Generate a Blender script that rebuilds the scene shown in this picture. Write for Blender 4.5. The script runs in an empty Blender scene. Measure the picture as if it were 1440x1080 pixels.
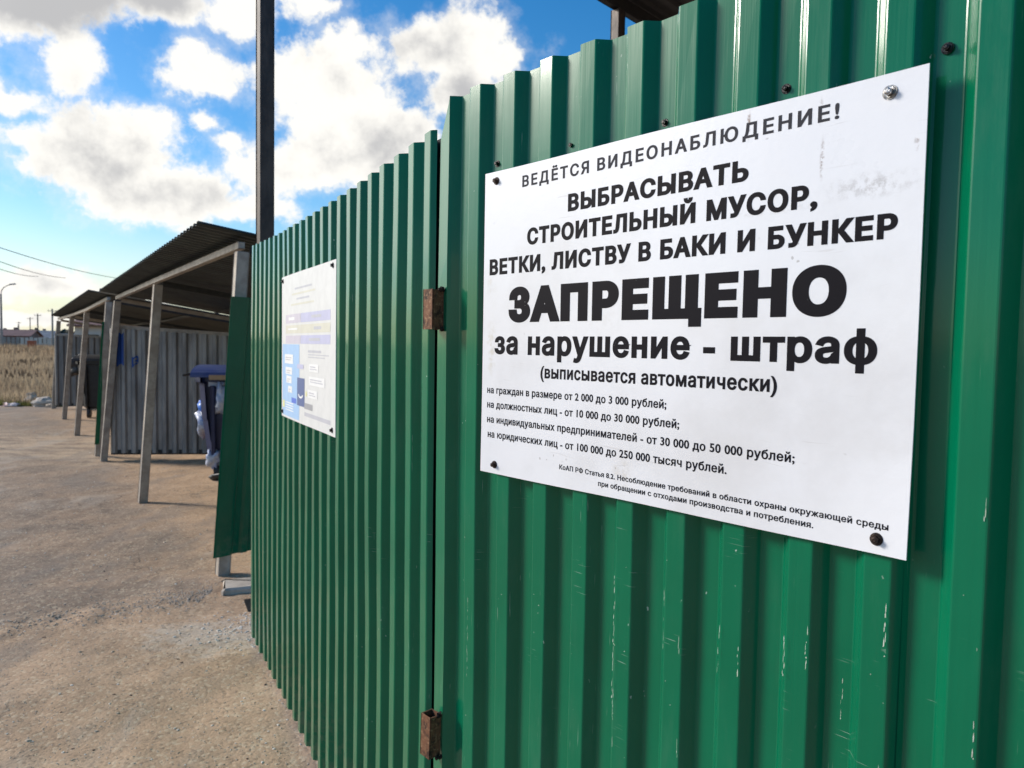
import bpy, math, random
import numpy as np
from mathutils import Vector, Matrix, noise as mnoise

random.seed(7)
rng = np.random.default_rng(7)
SC = bpy.context.scene
COL = SC.collection

# ------------------------------------------------------------------ camera
EYE = 1.47
up = Vector((.0175, -.9986, -.0495)).normalized()
fw = Vector((0, 0, 1)); fw = (fw - up * fw.dot(up)).normalized()
rt = Vector(fw.cross(up)).normalized()
if rt.x < 0: rt.negate()
W = Matrix((rt, fw, up))                       # world = W @ camera axes (x right, y down, z forward)
cd = bpy.data.cameras.new('camera'); cam = bpy.data.objects.new('camera', cd); COL.objects.link(cam)
cx, cy, cz = W.col[0], W.col[1], W.col[2]
cam.matrix_world = Matrix(((cx.x, -cy.x, -cz.x, 0), (cx.y, -cy.y, -cz.y, 0), (cx.z, -cy.z, -cz.z, EYE), (0, 0, 0, 1)))
cd.sensor_width = 36; cd.lens = 26.0; cd.clip_start = .02; cd.clip_end = 6000
cd.dof.use_dof = True; cd.dof.focus_distance = 1.3; cd.dof.aperture_fstop = 9.0
SC.camera = cam

# ------------------------------------------------------------------ sun, exposure
SUN_AZ, SUN_EL = -80.0, 27.0                   # azimuth from +Y towards +X, degrees
sd = bpy.data.lights.new('sun', 'SUN'); so = bpy.data.objects.new('sun', sd); COL.objects.link(so)
a, e = math.radians(SUN_AZ), math.radians(SUN_EL)
sdir = Vector((math.sin(a) * math.cos(e), math.cos(a) * math.cos(e), math.sin(e)))
so.rotation_euler = sdir.to_track_quat('Z', 'Y').to_euler(); so.location = sdir * 30
sd.energy = 4.2; sd.angle = math.radians(14); sd.color = (1, .93, .84)
SC.view_settings.view_transform = 'Standard'; SC.view_settings.look = 'None'
SC.view_settings.exposure = -0.18; SC.view_settings.gamma = 1
SC.view_settings.use_curve_mapping = False
SC.render.film_transparent = False

# ------------------------------------------------------------------ node helper
class NT:
    def __init__(s, tree): s.t = tree; s.n = tree.nodes; s.l = tree.links
    def new(s, ty, **kw):
        n = s.n.new(ty)
        for k, v in kw.items(): setattr(n, k, v)
        return n
    def put(s, sock, v):
        if v is None: return
        if isinstance(v, bpy.types.NodeSocket): s.l.new(v, sock)
        else: sock.default_value = v
    def m(s, op, a, b=None, c=None, clamp=False):
        n = s.new('ShaderNodeMath', operation=op, use_clamp=clamp)
        s.put(n.inputs[0], a); s.put(n.inputs[1], b); s.put(n.inputs[2], c); return n.outputs[0]
    def v(s, op, a, b=None, sc=None):
        n = s.new('ShaderNodeVectorMath', operation=op)
        s.put(n.inputs[0], a); s.put(n.inputs[1], b)
        if sc is not None: s.put(n.inputs['Scale'], sc)
        return n.outputs['Value'] if op in ('LENGTH', 'DOT_PRODUCT', 'DISTANCE') else n.outputs[0]
    def ss(s, x, lo, hi, a=0., b=1.):
        n = s.new('ShaderNodeMapRange', interpolation_type='SMOOTHSTEP')
        s.put(n.inputs[0], x); s.put(n.inputs[1], lo); s.put(n.inputs[2], hi); s.put(n.inputs[3], a); s.put(n.inputs[4], b)
        return n.outputs[0]
    def noise(s, vec, scale, detail=4, rough=.55, col=False):
        n = s.new('ShaderNodeTexNoise'); s.put(n.inputs['Vector'], vec)
        n.inputs['Scale'].default_value = scale; n.inputs['Detail'].default_value = detail; n.inputs['Roughness'].default_value = rough
        return n.outputs['Color'] if col else n.outputs[0]
    def voro(s, vec, scale, feat='F1', out='Distance'):
        n = s.new('ShaderNodeTexVoronoi', feature=feat); s.put(n.inputs['Vector'], vec); n.inputs['Scale'].default_value = scale
        return n.outputs[out]
    def mix(s, f, a, b, blend='MIX'):
        n = s.new('ShaderNodeMix', data_type='RGBA', blend_type=blend)
        s.put(n.inputs[0], f); s.put(n.inputs[6], a); s.put(n.inputs[7], b); return n.outputs[2]
    def sep(s, v):
        n = s.new('ShaderNodeSeparateXYZ'); s.put(n.inputs[0], v); return n.outputs
    def comb(s, x, y, z):
        n = s.new('ShaderNodeCombineXYZ'); s.put(n.inputs[0], x); s.put(n.inputs[1], y); s.put(n.inputs[2], z); return n.outputs[0]

def C(r, g, b): return (r, g, b, 1.)

# ------------------------------------------------------------------ world: sky and clouds
world = bpy.data.worlds.new('World'); SC.world = world; world.use_nodes = True
T = NT(world.node_tree); T.n.clear()
sky = T.new('ShaderNodeTexSky', sky_type='NISHITA', sun_disc=False)
sky.sun_elevation = math.radians(SUN_EL); sky.sun_rotation = math.radians(SUN_AZ)
sky.air_density = 1.0; sky.dust_density = .6; sky.ozone_density = 2.5
hs = T.new('ShaderNodeHueSaturation'); hs.inputs['Saturation'].default_value = 1.42; hs.inputs['Value'].default_value = 1.95
T.l.new(sky.outputs[0], hs.inputs['Color'])
tc = T.new('ShaderNodeTexCoord'); D = T.v('NORMALIZE', tc.outputs['Generated'])
dx, dy, dz = T.sep(D)[0:3]
az = T.m('MULTIPLY', T.m('ARCTAN2', dx, dy), 57.2958)
el = T.m('MULTIPLY', T.m('ARCSINE', dz), 57.2958)
w1 = T.v('SUBTRACT', T.noise(D, 9, 5, .6, True), (.5, .5, .5))
w1s = T.sep(w1)
azw = T.m('MULTIPLY_ADD', w1s[0], 4.0, az); elw = T.m('MULTIPLY_ADD', w1s[1], 3.4, el)
P = T.comb(azw, elw, 0.)
# az, el, radius az, radius el, greyness, weight
BL = [(-34, 21.6, 7.5, 3.4, 1.7, 1.35), (-27.0, 22.6, 5.0, 1.9, 1.6, 1.1), (-42, 20, 8, 6, 1.3, 1.2), (-30.8, 18.0, 1.9, 2.0, .1, 1.0), (-33.6, 14.9, 2.3, 1.2, .2, .9),
      (-23.2, 18.5, 2.9, 2.2, .15, 1.0), (-20.2, 22.2, 2.2, 2.0, .15, .9), (-15.5, 23.4, 2.4, 1.1, .1, .7), (-22.3, 15.0, 1.3, .8, .1, .7), (-20.6, 13.9, 1.3, .7, .1, .6),
      (-28.6, 12.2, 5.6, 3.0, .85, 1.15), (-25.2, 10.2, 5.6, 2.4, .75, 1.15), (-32.8, 12.6, 2.8, 1.5, .2, .85), (-26.0, 14.2, 1.8, 1.0, .15, .8),
      (-13.8, 17.6, 5.0, 4.5, .25, 1.25), (-11.0, 14.4, 6.8, 3.6, .7, 1.3), (-17.2, 12.2, 4.2, 2.2, .6, 1.0), (-20, 9.2, 4.6, 1.3, .35, .9), (-13.2, 20.6, 3.4, 1.9, .1, .95),
      (-4.6, 21.2, 4.8, 3.1, .5, 1.2), (-4.0, 18.0, 4.6, 2.4, 1.0, 1.15), (-8.0, 11.2, 5.0, 1.9, .4, .9), (2.5, 15, 3.5, 1.6, .4, .8),
      (-31.0, 3.6, 3.6, 1.0, .5, 1.1), (-37.5, 3.0, 5.0, 1.1, .6, 1.0), (-27.0, 2.7, 3.2, .7, .3, .8), (-34, 1.2, 9, .5, .3, .6), (-49, 12, 9, 7, .05, 1.5), (-66, 14, 12, 7, .1, 1.3),  # includes an unseen white bank, added to brighten the gate ribs' reflection
      (-80, 26, 22, 9, .1, 1.0)]
dens = None; grey = None
for (ca, ce, ra, re, gw, wt) in BL:
    ra *= 1.17; re *= 1.17
    q = T.v('MULTIPLY', T.v('SUBTRACT', P, (ca, ce, 0)), (1 / ra, 1 / re, 0))
    f = T.m('MULTIPLY', T.m('SUBTRACT', 1.0, T.v('LENGTH', q)), wt)
    g = T.m('MULTIPLY', f, gw)
    dens = f if dens is None else T.m('SMOOTH_MAX', dens, f, .12)
    grey = g if grey is None else T.m('SMOOTH_MAX', grey, g, .12)
# elsewhere in the sky: broken cumulus of the same kind
outside = T.m('MAXIMUM', T.ss(az, 2, 14), T.m('MAXIMUM', T.ss(az, -62, -40, 1., 0.), T.ss(el, 24, 34)))
gen = T.m('MULTIPLY_ADD', T.noise(T.v('MULTIPLY', D, (1, 1, 1.8)), 3.2, 3, .5), 5.0, -3.25)
gen = T.m('ADD', gen, T.m('MULTIPLY_ADD', outside, 3.0, -3.0))
dens = T.m('SMOOTH_MAX', dens, gen, .12); grey = T.m('SMOOTH_MAX', grey, T.m('MULTIPLY', gen, .6), .12)
fb = T.m('SUBTRACT', T.noise(D, 17, 9, .62), .5)
bil = T.m('SUBTRACT', T.voro(T.v('ADD', D, T.v('SCALE', w1, None, .12)), 26, 'SMOOTH_F1'), .35)
dd = T.m('ADD', dens, T.m('MULTIPLY_ADD', fb, 1.65, T.m('MULTIPLY', bil, -.35)))
alpha = T.ss(T.m('ADD', dd, T.m('MULTIPLY', T.m('SUBTRACT', T.noise(D, 60, 6, .7), .5), .55)), -.02, .42)
wisp = T.m('MULTIPLY', T.ss(T.m('ADD', dens, T.m('MULTIPLY', fb, 2.4)), -.25, .5), .35)
alpha = T.m('MAXIMUM', alpha, wisp)
fb2 = T.m('SUBTRACT', T.noise(T.v('ADD', D, (3.1, 1.7, .4)), 12, 6, .6), .5)
sundot = T.v('DOT_PRODUCT', D, tuple(sdir))
glow = T.ss(sundot, .72, 1.0)
gf = T.ss(T.m('ADD', grey, T.m('MULTIPLY_ADD', fb2, 1.7, T.m('MULTIPLY', fb, 1.3))), .22, 1.15)
ccol = T.mix(gf, C(12.2, 11.9, 11.2), C(6.3, 6.3, 6.4))
horiz = T.ss(el, 9.0, -.5)
ccol = T.v('SCALE', ccol, None, T.m('MULTIPLY_ADD', glow, 2.2, 1.0))
base = T.mix(T.m('MULTIPLY', horiz, .8), hs.outputs[0], C(9.2, 9.2, 7.4))
colr = T.mix(alpha, base, ccol)
ground_h = T.ss(el, -.5, -3.)
colr = T.mix(ground_h, colr, C(1.6, 1.45, 1.25))
bg = T.new('ShaderNodeBackground'); T.l.new(colr, bg.inputs[0]); bg.inputs[1].default_value = .10
wo = T.new('ShaderNodeOutputWorld'); T.l.new(bg.outputs[0], wo.inputs[0])
world.cycles.sampling_method = 'MANUAL'; world.cycles.sample_map_resolution = 1024

# ------------------------------------------------------------------ materials
def mat(name, base=C(.5, .5, .5), rough=.6, metal=0., spec=.5, coat=0., coat_r=.1):
    m = bpy.data.materials.new(name); m.use_nodes = True
    t = NT(m.node_tree); b = t.n['Principled BSDF']
    b.inputs['Base Color'].default_value = base; b.inputs['Roughness'].default_value = rough
    b.inputs['Metallic'].default_value = metal; b.inputs['Specular IOR Level'].default_value = spec
    b.inputs['Coat Weight'].default_value = coat; b.inputs['Coat Roughness'].default_value = coat_r
    return m, t, b
def bump(t, b, h, strength=.3, dist=.01):
    n = t.new('ShaderNodeBump'); n.inputs['Strength'].default_value = strength; n.inputs['Distance'].default_value = dist
    t.put(n.inputs['Height'], h); t.l.new(n.outputs[0], b.inputs['Normal'])
def objco(t): return t.new('ShaderNodeTexCoord').outputs['Object']

def green_paint(name, base, dark, scratch=True):
    m, t, b = mat(name, base, .34, 0, .12, 1.0, .10); b.inputs['Coat IOR'].default_value = 1.32
    o = objco(t)
    lay = t.v('MULTIPLY', o, (60, 60, 1.2))
    st = t.noise(lay, 1.0, 4, .6)
    big = t.noise(o, 2.2, 4, .6)
    c1 = t.mix(t.ss(big, .3, .7), base, dark)
    dust = t.ss(t.noise(t.v('MULTIPLY', o, (14, 14, 3)), 1.0, 6, .7), .5, .8)
    c2 = t.mix(t.m('MULTIPLY', dust, .06), c1, C(.30, .33, .28))
    z = t.sep(o)[2]
    low = t.ss(z, .45, .0)
    mud = t.m('MULTIPLY', low, t.ss(t.noise(o, 22, 5, .7), .42, .62))
    c3 = t.mix(t.m('MULTIPLY', mud, .30), c2, C(.22, .18, .13))
    if scratch:
        sp = t.voro(t.v('ADD', t.v('MULTIPLY', o, (52, 52, 30)), t.v('SCALE', t.noise(o, 90, 2, .5, True), None, .6)), 1.0)
        spk = t.m('MULTIPLY', t.ss(sp, .10, .05), t.ss(t.noise(o, 6, 3), .56, .66))
        sc = t.noise(t.v('MULTIPLY', o, (420, 420, 14)), 1.0, 2, .5)
        scm = t.m('MULTIPLY', t.ss(sc, .70, .745), t.ss(t.noise(t.v('ADD', o, (4, 2, 9)), 7, 2), .55, .68))
        band = t.m('MULTIPLY', t.ss(z, .72, .95), t.ss(z, 1.25, 1.1))
        hs_ = t.noise(t.v('MULTIPLY', o, (20, 20, 500)), 1.0, 2, .5)
        hsm = t.m('MULTIPLY', t.m('MULTIPLY', t.ss(hs_, .66, .72), band), t.ss(t.noise(o, 13, 2), .58, .7))
        al = t.m('MAXIMUM', spk, t.m('MAXIMUM', t.m('MULTIPLY', scm, .6), t.m('MULTIPLY', hsm, .6)))
        c3 = t.mix(t.m('MULTIPLY', al, .7), c3, C(.52, .62, .54))
    t.l.new(c3, b.inputs['Base Color'])
    t.l.new(t.m('ADD', t.m('MULTIPLY', st, .16), t.m('MULTIPLY_ADD', dust, .12, .22)), b.inputs['Roughness'])
    bump(t, b, t.m('ADD', st, t.m('MULTIPLY', t.noise(o, 5, 3), 1.5)), .06, .01)
    return m
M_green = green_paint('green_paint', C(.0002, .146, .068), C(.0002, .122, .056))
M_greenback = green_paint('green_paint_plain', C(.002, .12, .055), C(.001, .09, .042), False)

def leafy(name, c1, c2):
    m, t, b = mat(name, c1, .8, 0, .2); o = objco(t); c = t.mix(t.ss(t.noise(o, 1.2, 4), .35, .65), c1, c2); t.l.new(c, b.inputs['Base Color'])
    tr = t.new('ShaderNodeBsdfTranslucent'); t.l.new(c, tr.inputs[0]); mx = t.new('ShaderNodeMixShader'); mx.inputs[0].default_value = .5
    t.l.new(b.outputs[0], mx.inputs[1]); t.l.new(tr.outputs[0], mx.inputs[2]); t.l.new(mx.outputs[0], t.n['Material Output'].inputs[0]); return m
def simple(name, c1, c2, rough=.6, metal=0., scale=8., bmp=.15, spec=.5, stretch=(1, 1, 1), lo=.35, hi=.65):
    m, t, b = mat(name, c1, rough, metal, spec); o = t.v('MULTIPLY', objco(t), stretch)
    n = t.noise(o, scale, 6, .65); t.l.new(t.mix(t.ss(n, lo, hi), c1, c2), b.inputs['Base Color'])
    t.l.new(t.m('MULTIPLY_ADD', n, .25, rough - .12), b.inputs['Roughness'])
    if bmp: bump(t, b, n, bmp, .01)
    return m
M_grey = simple('galvanised_sheet', C(.35, .335, .315), C(.21, .20, .19), .5, .35, 3.0, .08, stretch=(3, 3, .6))
M_grey2 = simple('galvanised_sheet_dull', C(.26, .245, .23), C(.17, .162, .155), .5, .35, 3.0, .08, stretch=(3, 3, .6))
M_roof = simple('roof_sheet', C(.045, .055, .05), C(.028, .03, .03), .5, .2, 5.0, .1)
M_post = simple('primed_steel', C(.44, .385, .32), C(.30, .255, .21), .55, .1, 9.0, .2)
M_pole = simple('brown_painted_steel', C(.07, .047, .035), C(.03, .021, .017), .5, .2, 14.0, .2, stretch=(1, 1, .4))
M_dark = simple('dark_steel', C(.03, .028, .028), C(.015, .014, .014), .5, .3, 20, .2)
M_canopy = simple('canopy_underside', C(.02, .018, .017), C(.018, .016, .016), .6, .1, 10, .1)
M_conc = simple('concrete', C(.56, .48, .39), C(.42, .36, .29), .9, 0, 18, .06)
M_screw = simple('black_screw_steel', C(.035, .032, .032), C(.012, .012, .012), .28, .75, 60, .2)
M_screwl = simple('zinc_screw_steel', C(.42, .41, .40), C(.22, .20, .18), .28, .9, 80, .2)
M_rusts = simple('rusty_screw_steel', C(.05, .028, .02), C(.02, .014, .012), .5, .6, 90, .3)
M_rubber = simple('black_plastic', C(.018, .018, .02), C(.03, .03, .032), .5, 0, 12, .1)
M_blue = simple('blue_plastic', C(.012, .02, .07), C(.02, .03, .09), .45, 0, 9, .1)
M_bluel = simple('faded_blue_plastic', C(.03, .06, .22), C(.06, .09, .24), .5, 0, 7, .1)
M_bluep = simple('blue_spray_paint', C(.01, .06, .30), C(.015, .08, .34), .55, 0, 20, .05)
M_wbag = simple('white_plastic_film', C(.50, .53, .58), C(.20, .26, .45), .35, 0, 12, .5)
M_bbag = simple('blue_plastic_film', C(.03, .12, .55), C(.05, .2, .6), .3, 0, 12, .5)
M_rbag = simple('red_packaging', C(.4, .05, .04), C(.5, .1, .08), .4, 0, 12, .3)
M_cardb = simple('cardboard', C(.42, .31, .20), C(.34, .24, .15), .85, 0, 14, .2)
M_brick = simple('brown_brick_wall', C(.23, .14, .11), C(.16, .10, .085), .9, 0, .9, .1)
M_lwall = simple('pale_render', C(.62, .58, .50), C(.52, .48, .42), .85, 0, .5, .05)
M_rroof = simple('red_brown_roof', C(.22, .11, .09), C(.15, .08, .065), .7, 0, .8, .1)  # red dulled so the colour carries some distance haze
M_groof = simple('grey_roof', C(.25, .26, .27), C(.17, .18, .19), .7, 0, .8, .1)
M_orange = simple('orange_paint', C(.42, .12, .05), C(.33, .09, .04), .6, 0, 2, .1)
M_wood = simple('weathered_pole', C(.20, .17, .14), C(.13, .11, .09), .9, 0, 4, .2)
M_cpole = simple('concrete_pole', C(.33, .31, .28), C(.25, .23, .2), .9, 0, 4, .2)
M_tree = simple('far_foliage', C(.075, .07, .05), C(.04, .045, .03), .95, 0, .3, 0)
M_glass = mat('window_glass', C(.03, .035, .04), .1)[0]
M_straw = leafy('straw_grass', C(.54, .41, .26), C(.38, .29, .19))
M_brown = leafy('brown_weed', C(.36, .27, .18), C(.24, .18, .12))
M_ggrass = leafy('green_grass', C(.12, .16, .035), C(.2, .19, .06))
M_stone = simple('pebble', C(.60, .47, .35), C(.42, .33, .24), .9, 0, 30, 0)
M_crumb = simple('asphalt_crumb', C(.54, .44, .34), C(.40, .32, .25), .9, 0, 9, 0)
M_stonel = simple('pale_pebble', C(.75, .68, .58), C(.60, .54, .46), .9, 0, 30, 0)
M_leaf = simple('dead_leaf', C(.12, .07, .04), C(.07, .04, .025), .8, 0, 30, 0)

# rust for the hinges
M_rust, t, b = mat('rusty_steel', C(.2, .1, .05), .75, .3)
o = objco(t); n1 = t.noise(o, 45, 8, .7); n2 = t.noise(o, 130, 5, .7); n3 = t.voro(o, 160)
c = t.mix(t.ss(n1, .35, .55), C(.035, .018, .012), C(.17, .075, .038)); c = t.mix(t.ss(n2, .5, .68), c, C(.30, .18, .10))
c = t.mix(t.ss(n3, .16, .08), c, C(.008, .006, .006)); t.l.new(c, b.inputs['Base Color']); bump(t, b, t.m('ADD', n1, t.m('MULTIPLY', n2, .6)), .35, .002)
M_rustd = simple('dark_rust', C(.03, .015, .010), C(.012, .008, .007), .8, .2, 60, .6)

# sign face
M_sign, t, b = mat('white_sign_sheet', C(.78, .79, .82), .28, 0, .5, .3, .08)
o = objco(t); ox, oy, oz = t.sep(o)[0:3]
gr = t.noise(o, 3.0, 6, .65); fine = t.noise(o, 120, 4, .7)
c = t.mix(t.ss(gr, .42, .72), C(.755, .76, .785), C(.655, .65, .66))
spk = t.m('MULTIPLY', t.ss(t.voro(t.v('ADD', o, t.v('SCALE', t.noise(o, 40, 2, .5, True), None, .02)), 55), .16, .09), t.ss(t.noise(o, 9, 3), .6, .68))
c = t.mix(t.m('MULTIPLY', spk, .55), c, C(.25, .22, .2))
def smudge(cx_, cz_, rx, rz, amt, colr_, nsc=70):
    global c
    q = t.v('MULTIPLY', t.v('SUBTRACT', o, (cx_, 0, cz_)), (1 / rx, 0, 1 / rz))
    f = t.m('MULTIPLY', t.ss(t.v('LENGTH', q), 1.0, .1), t.ss(t.noise(o, nsc, 5, .7), .42, .66))
    c = t.mix(t.m('MULTIPLY', f, amt), c, colr_)
smudge(.025, .245, .022, .075, .55, C(.52, .47, .36), 60)
smudge(.022, .37, .02, .05, .3, C(.52, .47, .36), 60)
smudge(.36, .045, .03, .035, .45, C(.5, .45, .36), 60)
smudge(.74, .455, .08, .022, .55, C(.3, .27, .25), 110)
smudge(.60, .44, .12, .008, .35, C(.4, .36, .33), 90)
smudge(.30, .30, .09, .06, .25, C(.6, .59, .58), 90)
for (rx_, rz_, rh) in ((.5695, .565, .03), (.672, .56, .022), (.676, .498, .035), (.79, .497, .012)):
    smudge(rx_, rz_, .0042, rh, 1.0, C(.22, .14, .10), 150)
scr = t.noise(t.v('MULTIPLY', t.v('ADD', o, t.v('SCALE', t.noise(o, 3, 2, .5, True), None, .1)), (9, 1, 210)), 1.0, 3, .5)
c = t.mix(t.m('MULTIPLY', t.m('MULTIPLY', t.ss(scr, .66, .70), t.ss(t.noise(o, 5, 2), .52, .64)), .30), c, C(.42, .39, .37))
t.l.new(c, b.inputs['Base Color']); t.l.new(t.m('MULTIPLY_ADD', gr, .25, .18), b.inputs['Roughness']); bump(t, b, t.m('ADD', t.m('MULTIPLY', gr, 6), fine), .05, .004)
def printmat(name, col):
    m, t, b = mat(name, col, .6, 0, .08); o = objco(t)
    wear = t.m('MULTIPLY', t.ss(t.noise(o, 260, 4, .75), .66, .74), t.ss(t.noise(o, 14, 3), .52, .62))
    t.l.new(t.mix(t.m('MULTIPLY', wear, .75), col, C(.6, .6, .62)), b.inputs['Base Color']); return m
M_black = printmat('black_print', C(.009, .008, .011))
M_black2 = printmat('faded_black_print', C(.04, .04, .048))

# poster prints
def flat(name, c_, r=.45):
    return simple(name, c_, tuple(x * .93 for x in c_[:3]) + (1,), r, 0, 20, 0)
M_poster = flat('poster_sheet', C(.68, .68, .665)); M_pl = flat('poster_lilac_print', C(.50, .50, .67)); M_py = flat('poster_cream_print', C(.64, .62, .52))
M_pp = flat('poster_mauve_print', C(.57, .53, .60)); M_pb = flat('poster_pale_blue_print', C(.36, .54, .78)); M_pn = flat('poster_navy_print', C(.10, .14, .30))
M_pbb = flat('poster_blue_print', C(.10, .18, .62)); M_pg = flat('poster_grey_print', C(.34, .34, .36)); M_pt = flat('poster_text_print', C(.50, .50, .54))
M_pw = flat('poster_white_print', C(.80, .80, .79)); M_pye = flat('poster_yellow_print', C(.72, .70, .35))

# ground
M_ground, t, b = mat('trodden_dirt_and_asphalt', C(0.376, 0.263, 0.176), .92, 0, .25)
o = objco(t); gx, gy, gz = t.sep(o)[0:3]
n_big = t.noise(o, .35, 5, .6); n_mid = t.noise(o, 1.8, 6, .62); n_f = t.noise(o, 14, 6, .7); n_ff = t.noise(o, 90, 5, .75)
track = t.noise(t.v('MULTIPLY', o, (1.1, 3.2, 1)), 1.4, 6, .6)
dirt = t.mix(t.ss(n_mid, .35, .68), C(0.554, 0.370, 0.234), C(0.424, 0.284, 0.178))
dirt = t.mix(t.m('MULTIPLY', t.ss(track, .5, .72), .55), dirt, C(0.678, 0.485, 0.319))
asph = t.mix(t.ss(n_f, .35, .65), C(0.328, 0.243, 0.174), C(0.225, 0.169, 0.123))
asph = t.mix(t.m('MULTIPLY', t.ss(n_mid, .40, .62), .65), asph, C(0.451, 0.303, 0.194))
edge = t.m('ADD', t.m('MULTIPLY_ADD', gx, -.36, -2.98 - .0), gy)      # boundary of the coarse asphalt
edge = t.m('ADD', t.m('MULTIPLY_ADD', gx, .30, 0), gy)
edge = t.m('ADD', t.m('MULTIPLY_ADD', gx, -.62, gy), -5.32)
aspm = t.m('MULTIPLY', t.ss(t.m('ADD', edge, t.m('MULTIPLY', t.m('SUBTRACT', n_mid, .5), 1.2)), -.08, .12),
           t.ss(t.m('ADD', t.m('MULTIPLY_ADD', gx, 1.41, gy), t.m('MULTIPLY', t.m('SUBTRACT', n_mid, .5), 1.6)), 2.3, 1.5))
c = t.mix(t.m('MULTIPLY', aspm, .95), dirt, asph)
far_pale = t.m('MULTIPLY', t.ss(gy, 8.0, 9.5), t.ss(gy, 12.5, 10.5))
c = t.mix(t.m('MULTIPLY', t.m('MULTIPLY', far_pale, t.ss(track, .38, .6)), .6), c, C(0.730, 0.534, 0.339))
# pale lime stain by the gate's far end
q = t.v('LENGTH', t.v('MULTIPLY', t.v('SUBTRACT', o, (-1.46, 3.62, 0)), (2.3, 3.2, 0)))
q2 = t.v('LENGTH', t.v('MULTIPLY', t.v('SUBTRACT', o, (-1.22, 3.78, 0)), (3.2, 3.4, 0)))
lime = t.m('MULTIPLY', t.ss(t.m('ADD', t.m('MINIMUM', q, q2), t.m('ADD', t.m('MULTIPLY', t.m('SUBTRACT', n_f, .5), 2.2), t.m('MULTIPLY', t.m('SUBTRACT', n_mid, .5), 2.0))), 1.0, .35), t.ss(n_ff, .3, .5))
c = t.mix(t.m('MULTIPLY', lime, .55), c, C(0.655, 0.586, 0.482))
ins = t.ss(t.m('MULTIPLY_ADD', gx, 1.41, gy), 1.9, 2.7)      # sandy floor of the bin shelters
c = t.mix(t.m('MULTIPLY', ins, .55), c, C(0.638, 0.419, 0.245))
spot = t.m('MULTIPLY', t.ss(n_f, .60, .72), .25); c = t.mix(spot, c, C(0.244, 0.164, 0.110))
v1 = t.voro(o, 75, 'F1', 'Color'); vv = t.sep(v1)[0]
c = t.mix(t.m('MULTIPLY', t.ss(vv, .80, .95), .40), c, C(0.730, 0.609, 0.422)); c = t.mix(t.m('MULTIPLY', t.ss(vv, .22, .06), .42), c, C(0.188, 0.132, 0.088))
c = t.mix(t.m('MULTIPLY', t.ss(n_ff, .35, .7), .25), c, C(0.244, 0.173, 0.116))
trk = t.noise(t.v('MULTIPLY', t.v('ADD', o, t.v('SCALE', t.noise(o, .8, 3, .5, True), None, .9)), (1.6, .45, 1)), 1.3, 5, .6)
c = t.mix(t.m('MULTIPLY', t.ss(trk, .52, .66), .40), c, C(0.244, 0.210, 0.177))
c = t.mix(t.m('MULTIPLY', t.ss(trk, .45, .34), .35), c, C(0.514, 0.438, 0.351))
crk = t.voro(t.v('ADD', o, t.v('SCALE', t.noise(o, 5, 4, .6, True), None, .5)), 1.1, 'DISTANCE_TO_EDGE')
c = t.mix(t.m('MULTIPLY', t.m('MULTIPLY', t.ss(crk, .012, .002), t.ss(n_mid, .45, .6)), .55), c, C(0.112, 0.089, 0.068))
grassy = t.ss(t.m('ADD', gy, t.m('MULTIPLY', n_big, 6)), 22, 30)
c = t.mix(grassy, c, t.mix(n_mid, C(0.470, 0.296, 0.150), C(0.300, 0.197, 0.095)))
t.l.new(c, b.inputs['Base Color'])
bump(t, b, t.m('ADD', t.m('MULTIPLY', n_f, 1.0), t.m('MULTIPLY_ADD', n_ff, .8, t.m('MULTIPLY', t.voro(o, 75), -.45))), .34, .010)

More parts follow.
